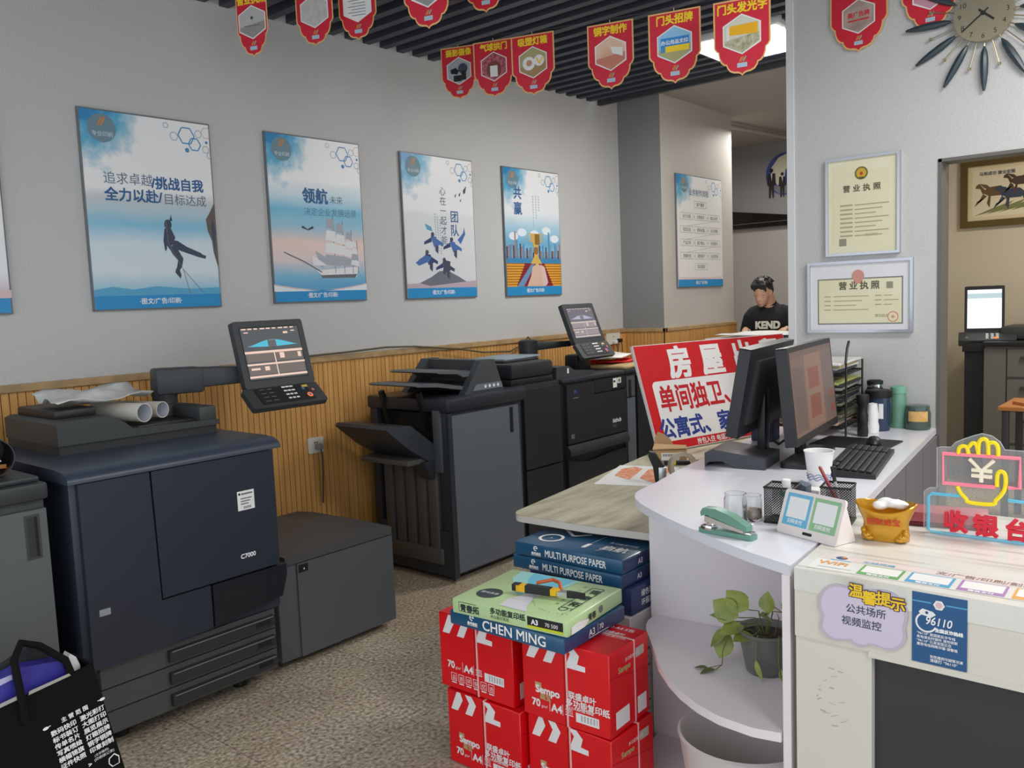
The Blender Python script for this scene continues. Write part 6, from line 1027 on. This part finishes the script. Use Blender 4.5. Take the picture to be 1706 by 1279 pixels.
for i in range(9): y = -.068+.017*i; q.tube([(.115, y*.8, 1.715), (.155, y, 1.692), (.168, y+.006, 1.655-.012*(i % 3))], [.014, .013, .005], HAIR, 6)
fuse(q.build('hair', p), .0065, 1)
q = MB(HT)
EYE = mat('lash brown', (62, 44, 38), .6)
for s in (-1, 1): q.ball((.166, s*.032, 1.578), (.006, .012, .003), EYE, 8); q.ball((.166, s*.034, 1.600), (.006, .015, .0025), EYE, 8)
q.ball((.189, 0, 1.522), (.004, .018, .003), mat('lips', (160, 96, 88), .5), 8); q.build('eyes', p)
q = MB(); q.T = FR((.142, .0, 1.235), (0, 1, 0), (-.08, 0, 1)); q.text('KEND', 0, 0, .095, mat('cream print', (226, 224, 206), .6), 'c', .03, 0, .9, .12); q.build('chest_print', p)
t = thing('rear_desk', 'white topped rear desk with papers in front of the person', 'desk', (7.2, 3.0, 0)); MB().box(6.88, 7.70, 2.2, 3.62, 1.165, 1.195, CW, .004).build('desktop', t, True)
for x, y in ((6.95, 2.25), (7.55, 2.25), (6.95, 3.55), (7.55, 3.55)): MB().box(x-.025, x+.025, y-.025, y+.025, 0, 1.165, CHAR, .003).build('leg', t, True)
q = MB(); n = 8
q.add([(-.30+.6*i/n, -.45+.9*j/n, .012+.018*math.sin(i*.9)*math.sin(j*.7+1)) for i in range(n+1) for j in range(n+1)], [(i*(n+1)+j, (i+1)*(n+1)+j, (i+1)*(n+1)+j+1, i*(n+1)+j+1) for i in range(n) for j in range(n)], PAPER)
o = one(q, 'paper_sheet', 'large wavy white sheet lying on the rear desk by the person', 'paper', (7.24, 3.1, 1.213)); sd = o.modifiers.new('s', 'SOLIDIFY'); sd.thickness = .004
# picture cut-out on the far wall
t = thing('globe_cutout', 'round globe picture with dark standing business figures on the far wall panel', 'wall picture', (9.58, 4.02, 2.85))
q = MB(WY(9.579, 3.99, 2.90)@Matrix.Scale(.78, 4)); q.prism([(.30*math.cos(i*math.pi/20), .30*math.sin(i*math.pi/20)) for i in range(40)], 0, .012, mat('globe blue', (62, 84, 150), .4)); GW = mat('globe pale land', (216, 212, 190), .5)
q.poly([(-.22, .10), (-.10, .24), (.05, .29), (.18, .22), (.12, .10), (.0, .06), (-.02, -.06), (-.12, -.16), (-.2, -.05)], GW, .0125); q.poly([(.05, -.02), (.2, .0), (.24, -.08), (.10, -.10)], GW, .0125); q.poly([(-.25, -.16), (.25, -.16), (.16, -.28), (-.10, -.28)], mat('globe grey', (120, 124, 134), .5), .0127); q.poly([(-.16, .2), (-.08, .26), (-.2, .18)], INK, .0128)
q.build('globe_disc', t, True, smooth=False)
for k, (x, s) in enumerate(((-.22, 1.1), (-.05, .9), (.10, 1.05), (.19, 1.1))):
    q = MB(WY(9.565, 3.99-x*.75, 2.66)@Matrix.Scale(.8, 4)); m = mat('suit silhouette', (42, 34, 34), .5)
    q.disc(0, .33*s, .026*s, m, .004, 12); q.poly([(-.05*s, .29*s), (.05*s, .29*s), (.06*s, .15*s), (.035*s, .14*s), (.03*s, -.02), (.012*s, -.02), (.0, .12*s), (-.012*s, -.02), (-.035*s, -.02), (-.035*s, .14*s), (-.06*s, .15*s)], m, .004); q.poly([(-.008*s, .29*s), (.012*s, .29*s), (.004*s, .2*s)], PAPER, .0045); q.build('suit_figure', t, True, smooth=False)
# one phrase for each set of like things
for nm, g in (('wall_poster', 'framed posters on the grey walls'), ('monitor', 'monitors on the white counter'), ('pen_holder', 'wire mesh pen holders on the counter'), ('pen', 'pens in the mesh holder'), ('glass_jar', 'small glass jars on the counter'), ('paper_ream', 'paper reams stacked by the counter'), ('white_carton', 'white cartons under the reams'), ('wall_socket', 'sockets on the slatted wall'), ('licence_frame', 'licences framed on the wall'), ('paper_pile', 'paper piles at the back of the counter'), ('brown_board', 'brown boards on the stool'), ('pennant_string', 'strings of the pennants')):
    for o in S.objects:
        if o.parent is None and o.name.split('.')[0] == nm and 'group' not in o: o['group'] = g
